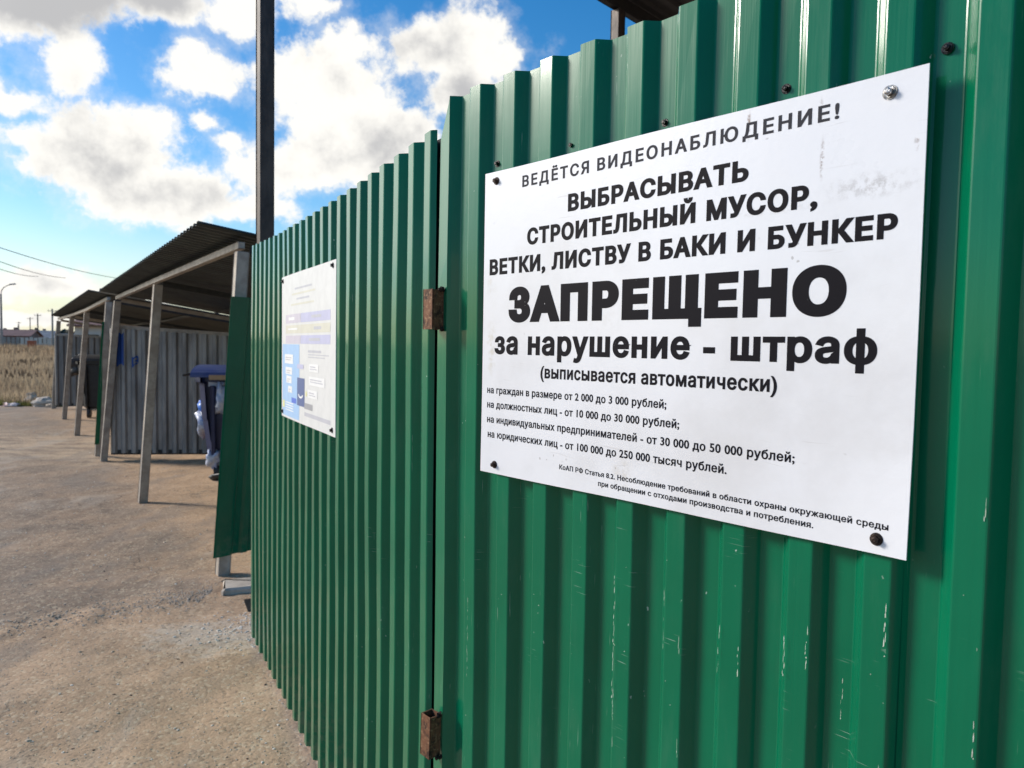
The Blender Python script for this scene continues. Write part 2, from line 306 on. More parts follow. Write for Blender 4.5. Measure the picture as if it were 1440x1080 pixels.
# ------------------------------------------------------------------ mesh helpers
class MB:
    def __init__(s): s.v = []; s.f = []; s.mi = []
    def add(s, vs, fs, mi=0):
        o = len(s.v); s.v += [tuple(x) for x in vs]; s.f += [tuple(i + o for i in f) for f in fs]; s.mi += [mi] * len(fs)
    def box(s, c, size, ax=(1, 0, 0), ay=(0, 1, 0), az=(0, 0, 1), mi=0, bev=0.):
        c = Vector(c); ax, ay, az = Vector(ax).normalized(), Vector(ay).normalized(), Vector(az).normalized()
        hx, hy, hz = size[0] / 2, size[1] / 2, size[2] / 2
        if bev <= 0:
            vs = [c + ax * x * hx + ay * y * hy + az * z * hz for z in (-1, 1) for x, y in ((-1, -1), (1, -1), (1, 1), (-1, 1))]
            s.add(vs, [(3, 2, 1, 0), (4, 5, 6, 7), (0, 1, 5, 4), (1, 2, 6, 5), (2, 3, 7, 6), (3, 0, 4, 7)], mi); return
        ring = []
        for x, y in ((-1, -1), (1, -1), (1, 1), (-1, 1)):
            p1 = (x * (hx - bev), y * hy); p2 = (x * hx, y * (hy - bev))
            ring += [p1, p2] if x * y > 0 else [p2, p1]
        n = 8; vs = []
        for z, k in ((-hz, bev), (-hz + bev, 0), (hz - bev, 0), (hz, bev)):
            for (x, y) in ring:
                sx = max(0, (hx - k) / hx) if k else 1; sy = max(0, (hy - k) / hy) if k else 1
                vs.append(c + ax * x * sx + ay * y * sy + az * z)
        fs = [tuple(reversed(range(n))), tuple(range(3 * n, 4 * n))]
        for r in range(3):
            for i in range(n):
                j = (i + 1) % n; fs.append((r * n + i, r * n + j, (r + 1) * n + j, (r + 1) * n + i))
        s.add(vs, fs, mi)
    def bar(s, a, b, w, h=None, side=None, bev=.003, mi=0):
        """square tube from a to b; side = direction of its width"""
        a, b = Vector(a), Vector(b); d = (b - a); L = d.length; d.normalize(); h = h or w
        side = Vector(side) if side else Vector((0, 0, 1)).cross(d)
        if side.length < 1e-4: side = Vector((1, 0, 0))
        side = (side - d * side.dot(d)).normalized(); o = d.cross(side)
        s.box((a + b) / 2, (w, h, L), side, o, d, mi, bev)
    def cyl(s, a, b, r0, r1=None, n=12, mi=0, cap=True):
        a, b = Vector(a), Vector(b); r1 = r0 if r1 is None else r1; d = (b - a).normalized()
        u = d.orthogonal().normalized(); w = d.cross(u); vs = []
        for p, r in ((a, r0), (b, r1)):
            for i in range(n):
                t_ = 2 * math.pi * i / n; vs.append(p + u * math.cos(t_) * r + w * math.sin(t_) * r)
        fs = [(i, (i + 1) % n, n + (i + 1) % n, n + i) for i in range(n)]
        if cap: fs += [tuple(reversed(range(n))), tuple(range(n, 2 * n))]
        s.add(vs, fs, mi)
    def tube(s, pts, r, n=6, mi=0):
        for p, q in zip(pts, pts[1:]): s.cyl(p, q, r, r, n, mi)
    def lump(s, c, r, seed=0, n=10, m=7, amp=.25, mi=0, flat_=1.):
        c = Vector(c); vs = []; fs = []
        for j in range(m + 1):
            th = math.pi * j / m
            for i in range(n):
                ph = 2 * math.pi * i / n
                u = Vector((math.sin(th) * math.cos(ph), math.sin(th) * math.sin(ph), math.cos(th)))
                k = 1 + amp * mnoise.noise(u * 1.7 + Vector((seed * 3.3, seed, 0))) * 2 + amp * .6 * mnoise.noise(u * 4.5 + Vector((0, seed * 2.1, 3)))
                vs.append(c + Vector((u.x * r[0], u.y * r[1], u.z * r[2])) * k)
        for j in range(m):
            for i in range(n):
                fs.append((j * n + i, (j + 1) * n + i, (j + 1) * n + (i + 1) % n, j * n + (i + 1) % n))
        s.add(vs, fs, mi)

def tag(o, label=None, cat=None, group=None, kind=None):
    for k, v in (('label', label), ('category', cat), ('group', group), ('kind', kind)):
        if v: o[k] = v
    return o
def empty(name, loc, label, cat, group=None):
    o = bpy.data.objects.new(name, None); COL.objects.link(o); o.location = loc; o.empty_display_size = .1
    return tag(o, label, cat, group)
def build(name, mb, mats, parent=None, smooth=False, at=None):
    """link the collected shape as one mesh object; its origin sits at the parent (or at `at`)"""
    org = Vector(parent.location) if parent is not None else Vector(at or (0, 0, 0))
    if parent is not None and parent.parent is not None: org = org + Vector(parent.parent.location)
    me = bpy.data.meshes.new(name)
    me.from_pydata([tuple(Vector(v) - org) for v in mb.v], [], mb.f)
    mats = mats if isinstance(mats, (list, tuple)) else [mats]
    for m in mats: me.materials.append(m)
    if len(mats) > 1: me.polygons.foreach_set('material_index', mb.mi)
    me.polygons.foreach_set('use_smooth', [smooth] * len(me.polygons)); me.update()
    o = bpy.data.objects.new(name, me); COL.objects.link(o)
    if parent is not None: o.parent = parent
    else: o.location = org
    return o

def V2(p, z): return Vector((p[0], p[1], z))
def profile(s0, s1, phase, pitch=.1005, crest=.034, flank=.0165, depth=.021, r=.0022):
    """breaks of a trapezoid profile: (s, d) with d = 0 on the crest and -depth in the valley; folds rounded by r"""
    raw = []
    k0 = math.floor((s0 - phase) / pitch) - 1; k1 = math.ceil((s1 - phase) / pitch) + 1
    for k in range(k0, k1 + 1):
        b_ = phase + k * pitch
        raw += [(b_, 0.), (b_ + crest, 0.), (b_ + crest + flank, -depth), (b_ + pitch - flank, -depth)]
    pts = []
    for i in range(1, len(raw) - 1):
        p, q, n_ = Vector(raw[i]), Vector(raw[i - 1]), Vector(raw[i + 1])
        if r > 0: pts += [p + (q - p).normalized() * r, p + ((q - p).normalized() + (n_ - p).normalized()) * r * .28, p + (n_ - p).normalized() * r]
        else: pts.append(p)
    def at(x):
        for a_, b_ in zip(raw, raw[1:]):
            if a_[0] <= x <= b_[0]: return a_[1] + (b_[1] - a_[1]) * (x - a_[0]) / (b_[0] - a_[0])
    ins = [(p[0], p[1]) for p in pts if s0 < p[0] < s1]
    return [(s0, at(s0))] + ins + [(s1, at(s1))]
def sheet(pts, p0, d, nrm, zb, zt, nz=10, wob=.0006, th=.0008, seed=0, lift=0.):
    """corrugated sheet standing up: p0 + d*s + nrm*depth; zb, zt are functions of s"""
    mb = MB(); n = len(pts); p0 = Vector((p0[0], p0[1])); d = Vector((d[0], d[1])); nrm = Vector((nrm[0], nrm[1]))
    for side in (0, 1):
        vs = []
        for j in range(nz + 1):
            for (s_, e_) in pts:
                z0, z1 = zb(s_), zt(s_); z = z0 + (z1 - z0) * j / nz
                wv = wob * 2 * mnoise.noise(Vector((s_ * 7, z * 2.3, seed))) + wob * 4 * mnoise.noise(Vector((s_ * 1.1, z * .8, seed + 5)))
                q = p0 + d * s_ + nrm * (e_ + wv + lift - side * th)
                vs.append((q.x, q.y, z))
        fs = []
        for j in range(nz):
            for i in range(n - 1):
                a_ = j * n + i; f = (a_, a_ + 1, a_ + n + 1, a_ + n); fs.append(f if side == 0 else f[::-1])
        mb.add(vs, fs)
    N = n * (nz + 1); fs = []
    for i in range(n - 1): fs += [(i, N + i, N + i + 1, i + 1), (nz * n + i, nz * n + i + 1, N + nz * n + i + 1, N + nz * n + i)]
    for j in range(nz): fs += [(j * n, (j + 1) * n, N + (j + 1) * n, N + j * n), (j * n + n - 1, N + j * n + n - 1, N + (j + 1) * n + n - 1, (j + 1) * n + n - 1)]
    mb.f += fs; mb.mi += [0] * len(fs)
    return mb

def screw(c, nrm, m, parent, r=.0075, name='screw'):
    """hexagonal roofing screw with washer"""
    c = Vector(c); nrm = Vector(nrm).normalized(); mb = MB()
    mb.cyl(c, c + nrm * .0012, r * 1.05, r, 20); mb.cyl(c + nrm * .0012, c + nrm * .0024, r * .92, r * .8, 20)
    mb.cyl(c + nrm * .0024, c + nrm * .0068, r * .60, r * .56, 6)
    mb.cyl(c + nrm * .0068, c + nrm * .0076, r * .50, r * .30, 6)
    return build(name, mb, m, parent)

# ------------------------------------------------------------------ ground
def axis(lo, hi, fine, far):
    a_ = list(np.arange(lo, hi, fine)); st = fine; x = a_[-1]
    while x < far: st *= 1.22; x += st; a_.append(x)
    st = fine; x = lo; pre = []
    while x > -far: st *= 1.22; x -= st; pre.append(x)
    return np.array(pre[::-1] + a_)
gxs, gys = axis(-5.6, 1.6, .028, 3000.), axis(1.5, 9.0, .03, 3000.)
X, Y = np.meshgrid(gxs, gys)
def vnoise(x, y, seed):
    r_ = np.random.default_rng(seed); tab = r_.random((256, 256))
    xi, yi = np.floor(x).astype(int), np.floor(y).astype(int); fx, fy = x - xi, y - yi
    fx = fx * fx * (3 - 2 * fx); fy = fy * fy * (3 - 2 * fy)
    g_ = lambda i, j: tab[i & 255, j & 255]
    return (g_(xi, yi) * (1 - fx) + g_(xi + 1, yi) * fx) * (1 - fy) + (g_(xi, yi + 1) * (1 - fx) + g_(xi + 1, yi + 1) * fx) * fy - .5
def gheight(x, y):
    z = .030 * vnoise(x * .9, y * .9, 1) + .016 * vnoise(x * 3.1, y * 3.1, 2) + .007 * vnoise(x * 9, y * 9, 3) + .005 * vnoise(x * 24, y * 24, 4)
    ed = -.62 * x + y - 5.32 + .5 * vnoise(x * 1.5, y * 1.5, 9)
    near = np.clip(1 - np.abs(ed + .02) / .35, 0, 1) * np.clip((-x - .8) / .6, 0, 1)
    z = z + near * (.011 * vnoise(x * 22, y * 22, 5) + .006 * vnoise(x * 50, y * 50, 6))
    z = z + .012 * np.clip(ed / .2, 0, 1)
    return z * np.clip(1.6 - np.hypot(x, y) / 30, .0, 1) - .006
Z = gheight(X, Y)
ny, nx = X.shape
gm = bpy.data.meshes.new('ground')
gm.vertices.add(nx * ny); gm.vertices.foreach_set('co', np.stack([X, Y, Z], -1).astype(np.float32).ravel())
ii = (np.arange(ny - 1)[:, None] * nx + np.arange(nx - 1)[None]).ravel()
quads = np.stack([ii, ii + 1, ii + nx + 1, ii + nx], -1).ravel()
gm.loops.add(len(quads)); gm.loops.foreach_set('vertex_index', quads.astype(np.int32))
gm.polygons.add(len(ii)); gm.polygons.foreach_set('loop_start', (np.arange(len(ii)) * 4).astype(np.int32))
gm.update(calc_edges=True); gm.validate()
gm.polygons.foreach_set('use_smooth', [True] * len(ii))
gm.materials.append(M_ground)
go = bpy.data.objects.new('ground', gm); COL.objects.link(go)
tag(go, 'trodden brown dirt with worn patches of old asphalt', None, None, 'structure')
def gz1(x, y): return float(gheight(np.array([x]), np.array([y]))[0])

# ------------------------------------------------------------------ near green fence
FD = (.674, -.739); FN = (-.739, -.674); FP = (-.055, 1.474)
fence = empty('sheet_fence', (FP[0], FP[1], 0), 'deep green corrugated fence panel carrying the big white warning sign', 'fence')
PH = .0422
def fzb(s): return .03
def ftop(s): return 1.99 - .003 * s
pts = profile(-.120, .83, PH)
pts = [p for p in pts if p[0] > -.1255]
gd = (-.482, .876)
# first fold turned back along the gate: points in fence coordinates
cd_ = -.1255
ext = []
for k in (.046, .026, .005):
    gxw = gd[0] * k, gd[1] * k
    ext.append((cd_ + gxw[0] * FD[0] + gxw[1] * FD[1], gxw[0] * FN[0] + gxw[1] * FN[1]))
pts = ext + [(cd_, 0.)] + pts
def ftop1(s):
    if s < cd_ - .0001: return 1.985 - max(0, (cd_ - s) / .045) * .075
    return ftop(s)
build('fence_sheet', sheet(pts, FP, FD, FN, fzb, ftop1, 12, .0013, seed=1), M_green, fence)
build('fence_sheet', sheet(profile(.79, 1.83, PH), FP, FD, FN, fzb, lambda s: ftop(s) + .004, 12, .0013, seed=2, lift=.0012), M_green, fence)
build('fence_sheet', sheet(profile(1.79, 2.6, PH), FP, FD, FN, fzb, ftop, 6, .0006, seed=3, lift=.0), M_green, fence)
def fpt(s, z, out=0.): return Vector((FP[0] + FD[0] * s + FN[0] * out, FP[1] + FD[1] * s + FN[1] * out, z))
for zr in (.45, 1.822):
    mb = MB(); mb.bar(fpt(-.09, zr, -.044), fpt(2.6, zr, -.044), .04, .04); build('rail', mb, M_dark, fence)
mb = MB(); mb.bar((-.150, 1.662, -.1), (-.150, 1.662, 1.925), .05, .05, (gd[0], gd[1], 0)); build('post', mb, M_dark, fence)
mb = MB(); mb.bar(fpt(2.5, -.1, -.09), fpt(2.5, 1.93, -.09), .05, .05, (FD[0], FD[1], 0)); build('post', mb, M_dark, fence)
for k in range(-1, 12):
    s_ = .0065 + .2009 * k
    if s_ < -.12: continue
    screw(fpt(s_, 1.832 - .002 * (k % 3), -.0205 + (.0012 if s_ > .8 else 0)), (FN[0], FN[1], .02), M_screw, fence, .0068)
    if k >= 2 : screw(fpt(s_, .45, -.0205 + (.0012 if s_ > .8 else 0)), (FN[0], FN[1], .02), M_screw, fence, .0068)
# chipped paint along the crests
chips = MB(); rr = random.Random(3)
def chip(s_, z0, z1, w=.0012, n=16, skip=.30):
    w *= .27
    z = z0
    while z < z1:
        h = rr.uniform(.0015, .014)
        if rr.random() > skip:
            c0 = s_ + rr.uniform(-.0012, .0012); ww = w * rr.uniform(.35, 1.5)
            prof = [(c0 - ww * rr.uniform(.2, .6), z), (c0 + ww * rr.uniform(.2, .6), z + h * .1), (c0 + ww * rr.uniform(.3, .7), z + h * .6), (c0 + ww * .05, z + h), (c0 - ww * rr.uniform(.3, .7), z + h * .55)]
            vs = [fpt(a_, b_, .0016) for a_, b_ in prof]; chips.add(vs, [(0, 1, 2, 3, 4)])
        z += h * rr.uniform(.45, 1.15)
for (s_, z0, z1, w_) in ((-.0405, .786, .952, .0016), (.3465, .874, 1.09, .0035), (.3485, .80, .90, .002), (.447, 1.0, 1.09, .0014), (.476, .99, 1.02, .003), (.545, .99, 1.06, .002), (.577, 1.0, 1.05, .004), (.646, 1.02, 1.08, .003), (.677, 1.045, 1.10, .005),
                         (.776, 1.095, 1.156, .0045), (.7265, .996, 1.044, .0022), (.4775, .837, .863, .003), (.4775, .78, .80, .003), (.8765, 1.008, 1.05, .003), (.8765, 1.132, 1.151, .003), (.877, 1.283, 1.302, .0025), (.775, .93, .95, .003)):
    chip(s_, z0, z1, w_)
for k in range(30):
    kk = rr.randrange(-1, 9); s_ = PH + kk * .1005 + rr.uniform(.002, .032); z = rr.uniform(.7, 1.25); L = rr.uniform(.0008, .0030)
    chips.add([fpt(s_ - L * .5, z, .0016), fpt(s_ + L * .5, z + L * .3, .0016), fpt(s_ + L * .2, z + L, .0016)], [(0, 1, 2)])
M_chip = simple('bare_primer', C(.55, .60, .52), C(.42, .46, .38), .6, 0, 60, .1)
tag(build('paint_chips', chips, M_chip, fence), kind='stuff')

# ------------------------------------------------------------------ warning sign
SO = fpt(0, 1.2226, .0035)
SW, SH = .8, .586
sign = empty('warning_sign', SO, 'white warning sign with black Cyrillic lettering screwed to the green fence', 'sign')
def sdef(u, v):
    r_ = max(0, (u - .66) / .14); lo = max(0, (.16 - v) / .16)
    return .0045 * r_ ** 2 * (.3 + lo) - .0022 * math.sin(u * 9) * max(0, 1 - abs(v - .3) / .4) + .0015 * max(0, (.05 - u) / .05) * lo
def spt(u, v, out=0.): return SO + Vector((FD[0], FD[1], 0)) * u + Vector((0, 0, 1)) * v + Vector((FN[0], FN[1], 0)) * (sdef(u, v) + out)
mb = MB(); nu, nv = 24, 18; th = .0022
def edgew(u, v):   # slightly wavering cut edge
    return .0006 * math.sin(u * 31 + v * 17)
for side in (0, 1):
    vs = [spt(SW * i / nu, SH * j / nv + (edgew(i, 0) if j in (0, nv) else 0), th if side == 0 else 0) for j in range(nv + 1) for i in range(nu + 1)]
    fs = []
    for j in range(nv):
        for i in range(nu):
            a_ = j * (nu + 1) + i; f = (a_, a_ + 1, a_ + nu + 2, a_ + nu + 1); fs.append(f if side == 0 else f[::-1])
    mb.add(vs, fs)
N = (nu + 1) * (nv + 1); ring = [i for i in range(nu + 1)] + [j * (nu + 1) + nu for j in range(1, nv + 1)] + [nv * (nu + 1) + i for i in range(nu - 1, -1, -1)] + [j * (nu + 1) for j in range(nv - 1, 0, -1)]
for a_, b_ in zip(ring, ring[1:] + ring[:1]): mb.f.append((b_, a_, N + a_, N + b_)); mb.mi.append(0)
# the sheet's mesh is stored in sign coordinates (x along, z up), so its stains stay where they are
ang = math.atan2(FD[1], FD[0]); sign.rotation_euler = (0, 0, ang)
RI = Matrix.Rotation(-ang, 3, 'Z')
def build_sign(name, mb, mats, smooth=False):
    me = bpy.data.meshes.new(name); me.from_pydata([tuple(RI @ (Vector(v) - SO)) for v in mb.v], [], mb.f)
    mats = mats if isinstance(mats, (list, tuple)) else [mats]
    for m in mats: me.materials.append(m)
    me.polygons.foreach_set('use_smooth', [smooth] * len(me.polygons)); me.update()
    o_ = bpy.data.objects.new(name, me); COL.objects.link(o_); o_.parent = sign; return o_
build_sign('sign_sheet', mb, M_sign)

from mathutils.geometry import delaunay_2d_cdt
_gl = {}
def contours(body):
    cu = bpy.data.curves.new('t', 'FONT'); cu.body = body
    ob = bpy.data.objects.new('t', cu); COL.objects.link(ob)
    dg = bpy.context.evaluated_depsgraph_get(); oe = ob.evaluated_get(dg); c_ = oe.to_curve(dg); out = []
    for sp_ in c_.splines:
        bp = sp_.bezier_points; n = len(bp); pl = []
        for i in range(n):
            a_, b_ = bp[i], bp[(i + 1) % n]; p0_, p1_, p2_, p3_ = a_.co.xy, a_.handle_right.xy, b_.handle_left.xy, b_.co.xy
            L = (p3_ - p0_).length; bend = abs((p1_ - p0_).cross(p3_ - p0_)) + abs((p2_ - p0_).cross(p3_ - p0_))
            k = 1 if bend < 1e-4 else 6
            for q in range(k):
                t_ = q / k; u_ = 1 - t_; pl.append(p0_ * u_ ** 3 + p1_ * 3 * u_ * u_ * t_ + p2_ * 3 * u_ * t_ * t_ + p3_ * t_ ** 3)
        cl = []
        for p in pl:
            if not cl or (p - cl[-1]).length > 1e-4: cl.append(p)
        while len(cl) > 1 and (cl[0] - cl[-1]).length < 1e-4: cl.pop()
        if len(cl) > 2: out.append(cl)
    oe.to_curve_clear(); bpy.data.objects.remove(ob); bpy.data.curves.remove(cu)
    return out
def glyph(ch):
    if ch in _gl: return _gl[ch]
    cs = contours(ch) if ch != ' ' else []
    both = contours(ch + 'Н'); hx = max(p.x for c_ in contours('Н') for p in c_)
    adv = max(p.x for c_ in both for p in c_) - hx
    if cs:
        ar = sum(sum(c_[i].cross(c_[(i + 1) % len(c_)]) for i in range(len(c_))) for c_ in cs)
        if ar > 0: cs = [c_[::-1] for c_ in cs]
    _gl[ch] = (cs, adv); return _gl[ch]
def embolden(c_, rx, ry):
    """move every contour outwards (ink on the right-hand side of travel) with mitred corners"""
    n = len(c_); out = []
    for i in range(n):
        d0 = (c_[i] - c_[i - 1]).normalized(); d1 = (c_[(i + 1) % n] - c_[i]).normalized()
        n0, n1 = Vector((-d0.y, d0.x)), Vector((-d1.y, d1.x)); m = n0 + n1
        k = m.length_squared
        m = n0 if k < .3 else m * (2 / k)
        out.append(Vector((c_[i].x + m.x * rx, c_[i].y + m.y * ry)))
    return out
def fill(cs):
    """triangles of the area that the (clockwise) contours wind around, overlaps included"""
    vs = []; es = []
    for c_ in cs:
        o_ = len(vs); vs += c_; es += [(o_ + i, o_ + (i + 1) % len(c_)) for i in range(len(c_))]
    V_, E_, F_, *_ = delaunay_2d_cdt(vs, es, [], 0, 1e-6)
    keep = []
    for f in F_:
        x = sum(V_[i].x for i in f) / 3; y = sum(V_[i].y for i in f) / 3; w = 0
        for c_ in cs:
            n = len(c_)
            for i in range(n):
                a_, b_ = c_[i], c_[(i + 1) % n]
                if (a_.y <= y) != (b_.y <= y):
                    if a_.x + (y - a_.y) / (b_.y - a_.y) * (b_.x - a_.x) > x: w += 1 if b_.y > a_.y else -1
        if w < 0: keep.append(tuple(f))
    return V_, keep
_fc = {}
def text_shapes(body, rx, ry, spacing):
    x = 0; vs = []; fs = []
    for ch in body:
        cs, adv = glyph(ch)
        if cs:
            key = (ch, rx, ry)
            if key not in _fc: _fc[key] = fill([embolden(c_, rx, ry) for c_ in cs])
            V_, F_ = _fc[key]; o_ = len(vs); vs += [Vector((p.x + x, p.y, 0)) for p in V_]; fs += [tuple(i + o_ for i in f) for f in F_]
        x += adv * spacing + rx * 1.3
    used = sorted({i for f in fs for i in f}); mp = {u_: k for k, u_ in enumerate(used)}
    return [vs[i] for i in used], [tuple(mp[i] for i in f) for f in fs]
LINES = [  # text, left u, right u, baseline v, height of capitals (or of small letters), reference letter, weight, letter spacing
    ('ВЕДЁТСЯ ВИДЕОНАБЛЮДЕНИЕ!', .1060, .6960, .5450, .0212, 'Н', .036, 1.16, 1),
    ('ВЫБРАСЫВАТЬ', .2238, .5718, .4857, .0303, 'Н', .058, 1.0, 0),
    ('СТРОИТЕЛЬНЫЙ МУСОР,', .1212, .6720, .4369, .0308, 'Н', .058, 1.0, 0),
    ('ВЕТКИ, ЛИСТВУ В БАКИ И БУНКЕР', .0170, .7722, .3872, .0309, 'Н', .058, 1.0, 0),
    ('ЗАПРЕЩЕНО', .0730, .7140, .2948, .0660, 'Н', .084, 1.0, 0),
    ('за нарушение - штраф', .0350, .7544, .2337, .0346, 'н', .046, 1.0, 0),
    ('(выписывается автоматически)', .1629, .6252, .1922, .0178, 'н', .036, 1.0, 0),
    ('на граждан в размере от 2 000 до 3 000 рублей;', .0157, .4441, .1566, .0105, 'н', .028, 1.0, 0),
    ('на должностных лиц - от 10 000 до 30 000 рублей;', .0164, .4688, .1280, .0105, 'н', .028, 1.0, 0),
    ('на индивидуальных предпринимателей - от 30 000 до 50 000 рублей;', .0171, .6537, .0989, .0105, 'н', .028, 1.0, 0),
    ('на юридических лиц - от 100 000 до 250 000 тысяч рублей.', .0198, .5523, .0697, .0105, 'н', .028, 1.0, 0),
    ('КоАП РФ Статья 8.2. Несоблюдение требований в области охраны окружающей среды', .2163, .7775, .0318, .0068, 'н', .028, 1.0, 0),
    ('при обращении с отходами производства и потребления.', .3083, .6827, .0158, .0068, 'н', .028, 1.0, 0)]
for (body, u0, u1, v0, ch, ref, off, spc, faded) in LINES:
    rx, ry = off, off * .75
    vs, fs = text_shapes(body, rx, ry, spc)
    rv, _ = text_shapes(ref, rx, ry, 1); y0, y1 = min(v.y for v in rv), max(v.y for v in rv); x0, x1 = min(v.x for v in vs), max(v.x for v in vs)
    sx = (u1 - u0) / (x1 - x0); sy = ch / (y1 - y0)
    mb = MB(); mb.add([spt(u0 + (v.x - x0) * sx, v0 + (v.y - y0) * sy, th + .0003) for v in vs], fs)
    build_sign('lettering', mb, M_black2 if faded else M_black)
def sign_screw(u, v, m, r=.009):
    c0 = spt(u, v, th); mb = MB(); nrm = Vector((FN[0], FN[1], 0))
    mb.cyl(c0, c0 + nrm * .0014, r * 1.05, r, 24); mb.cyl(c0 + nrm * .0014, c0 + nrm * .0026, r * .9, r * .78, 24)
    mb.cyl(c0 + nrm * .0026, c0 + nrm * .0078, r * .60, r * .57, 6); mb.cyl(c0 + nrm * .0078, c0 + nrm * .0086, r * .5, r * .3, 6)
    build_sign('screw', mb, m)
sign_screw(.0335, .5675, M_rusts, .0072); sign_screw(.757, .563, M_screwl, .0086); sign_screw(.764, .0185, M_rusts, .0078); sign_screw(.041, .0175, M_rusts, .0072)

# ------------------------------------------------------------------ green gate
GP = (-.171, 1.602); GD = (-.482, .876); GN = (-.876, -.482); GL = 2.30
gate = empty('sheet_gate', (GP[0], GP[1], 0), 'long green corrugated gate leaf hinged to the fence, info poster on it', 'gate')
def gpt(s, z, out=0.): return Vector((GP[0] + GD[0] * s + GN[0] * out, GP[1] + GD[1] * s + GN[1] * out, z))
def gtop(s): return 1.938 - .024 * math.sin(math.pi * min(1, max(0, s / GL)))
def gbot(s): return .022
bounds = [.021, .70, 1.50, GL]
for i in range(3):
    ps = profile(bounds[i], bounds[i + 1] + (.03 if i < 2 else 0), .030, r=.0025)
    build('gate_sheet', sheet(ps, GP, GD, GN, gbot, gtop, 14, .0014, seed=20 + i, lift=.0012 * (i == 1)), M_green, gate)
for zr in (.32, 1.66):
    mb = MB(); mb.bar(gpt(.02, zr, -.044), gpt(GL - .03, zr, -.044), .04, .04); build('rail', mb, M_dark, gate)
for s_ in (.12, GL - .03):
    mb = MB(); mb.bar(gpt(s_, .03, -.085), gpt(s_, 1.90, -.085), .04, .04, (GD[0], GD[1], 0)); build('stile', mb, M_dark, gate)
for i in range(11):
    for zz in (1.82, .30):
        screw(gpt(.03 + .034 + .0165 + .0165 + .2010 * i, zz, -.0198), (GN[0], GN[1], 0), M_screw, gate, .0065)
# rusty square-tube hinges
def hinge(z0, z1, sx, tilt=0.):
    mb = MB(); c0 = fpt(sx, 0, .014); w, dpt, t_ = .034, .030, .003
    u = Vector((FD[0], FD[1], 0)); n_ = Vector((FN[0], FN[1], 0)); zc, hz = (z0 + z1) / 2, (z1 - z0)
    up_ = Vector((0, 0, 1)) + u * tilt
    c0.z = zc
    mb.box(c0 + n_ * (dpt / 2 - t_ / 2), (w, t_, hz), u, n_, up_, bev=.0008); mb.box(c0 - n_ * (dpt / 2 - t_ / 2), (w, t_, hz), u, n_, up_, bev=.0008)
    mb.box(c0 + u * (w / 2 - t_ / 2), (t_, dpt - 2 * t_, hz - .002), u, n_, up_); mb.box(c0 - u * (w / 2 - t_ / 2), (t_, dpt - 2 * t_, hz - .002), u, n_, up_)
    h_ = build('hinge', mb, M_rust, gate)
    pin = MB(); pin.cyl(Vector((c0.x, c0.y, z0 + .004)), Vector((c0.x, c0.y, z1 - .03)), .008, .008, 12)
    build('hinge_pin', pin, M_rustd, h_)
    wd = MB()
    for k in range(9):
        cc = c0 + u * (w / 2 + .002) + n_ * rr.uniform(-.014, .0); cc.z = (z0 if k % 2 else z1) + rr.uniform(-.004, .004); wd.lump(cc, (rr.uniform(.002, .005),) * 3, k, 6, 4, .5)
    tag(build('weld', wd, M_rustd, h_), kind='stuff')
hinge(1.505, 1.590, -.156); hinge(.578, .672, -.147, .03)

# ------------------------------------------------------------------ info poster on the gate
PS0, PS1, PZ0, PZ1 = .765, 1.545, 1.182, 1.730
PO = gpt(PS1, PZ0, .003)
poster = empty('information_poster', PO, 'sun-bleached information poster with pale bars and blue corner on the gate', 'poster')
def ppt(u, v, out=0.):   # u 0..1 from the far (left) edge, v 0..1 from the top
    return gpt(PS1 - (PS1 - PS0) * u, PZ1 - (PZ1 - PZ0) * v, .003 + .002 + out + .002 * math.sin(u * 5))
mb = MB(); nu = 12
for o_ in (0, -.002):
    vs = [ppt(i / nu, j, o_) for j in (0, 1) for i in range(nu + 1)]
    fs = [(i, nu + 1 + i, nu + 2 + i, i + 1) for i in range(nu)]; mb.add(vs, fs if o_ == 0 else [f[::-1] for f in fs])
K = 2 * (nu + 1)
for i in range(nu): mb.f += [(i, i + 1, K + i + 1, K + i), (nu + 1 + i, K + nu + 1 + i, K + nu + 2 + i, nu + 2 + i)]; mb.mi += [0, 0]
mb.f += [(0, K, K + nu + 1, nu + 1), (nu, 2 * nu + 1, K + 2 * nu + 1, K + nu)]; mb.mi += [0, 0]
build('poster_sheet', mb, M_poster, poster)
def prect(u0, v0, u1, v1, m, lay=1, name='print'):
    mb = MB(); n = max(1, int((u1 - u0) * 12)); vs = [ppt(u0 + (u1 - u0) * i / n, vv, .0004 * lay) for vv in (v0, v1) for i in range(n + 1)]
    mb.add(vs, [(i, n + 1 + i, n + 2 + i, i + 1) for i in range(n)]); return mb, m
groups = {}
def pr(u0, v0, u1, v1, m, lay=1):
    mb, _ = prect(u0, v0, u1, v1, m, lay); build('print', mb, m, poster)
pr(.02, .48, .40, .985, M_pb); pr(.10, .275, .42, .335, M_pp); pr(.425, .275, .92, .335, M_pl)
pr(.10, .350, .42, .405, M_py); pr(.425, .350, .92, .405, M_py); pr(.10, .420, .42, .475, M_pp); pr(.425, .420, .92, .475, M_pl)
pr(.17, .295, .30, .315, M_pw, 2); pr(.62, .295, .78, .312, M_pt, 2); pr(.66, .368, .78, .386, M_pt, 2); pr(.58, .438, .76, .456, M_pt, 2); pr(.16, .37, .36, .382, M_pw, 2)
for k, (u0, u1) in enumerate(((.30, .62), (.24, .68), (.34, .58), (.22, .66))): pr(u0, .10 + .035 * k, u1, .112 + .035 * k, M_py if k % 2 else M_pt, 1)
pr(.56, .515, .78, .53, M_pt); pr(.56, .54, .90, .546, M_pt); pr(.56, .556, .84, .562, M_pt)
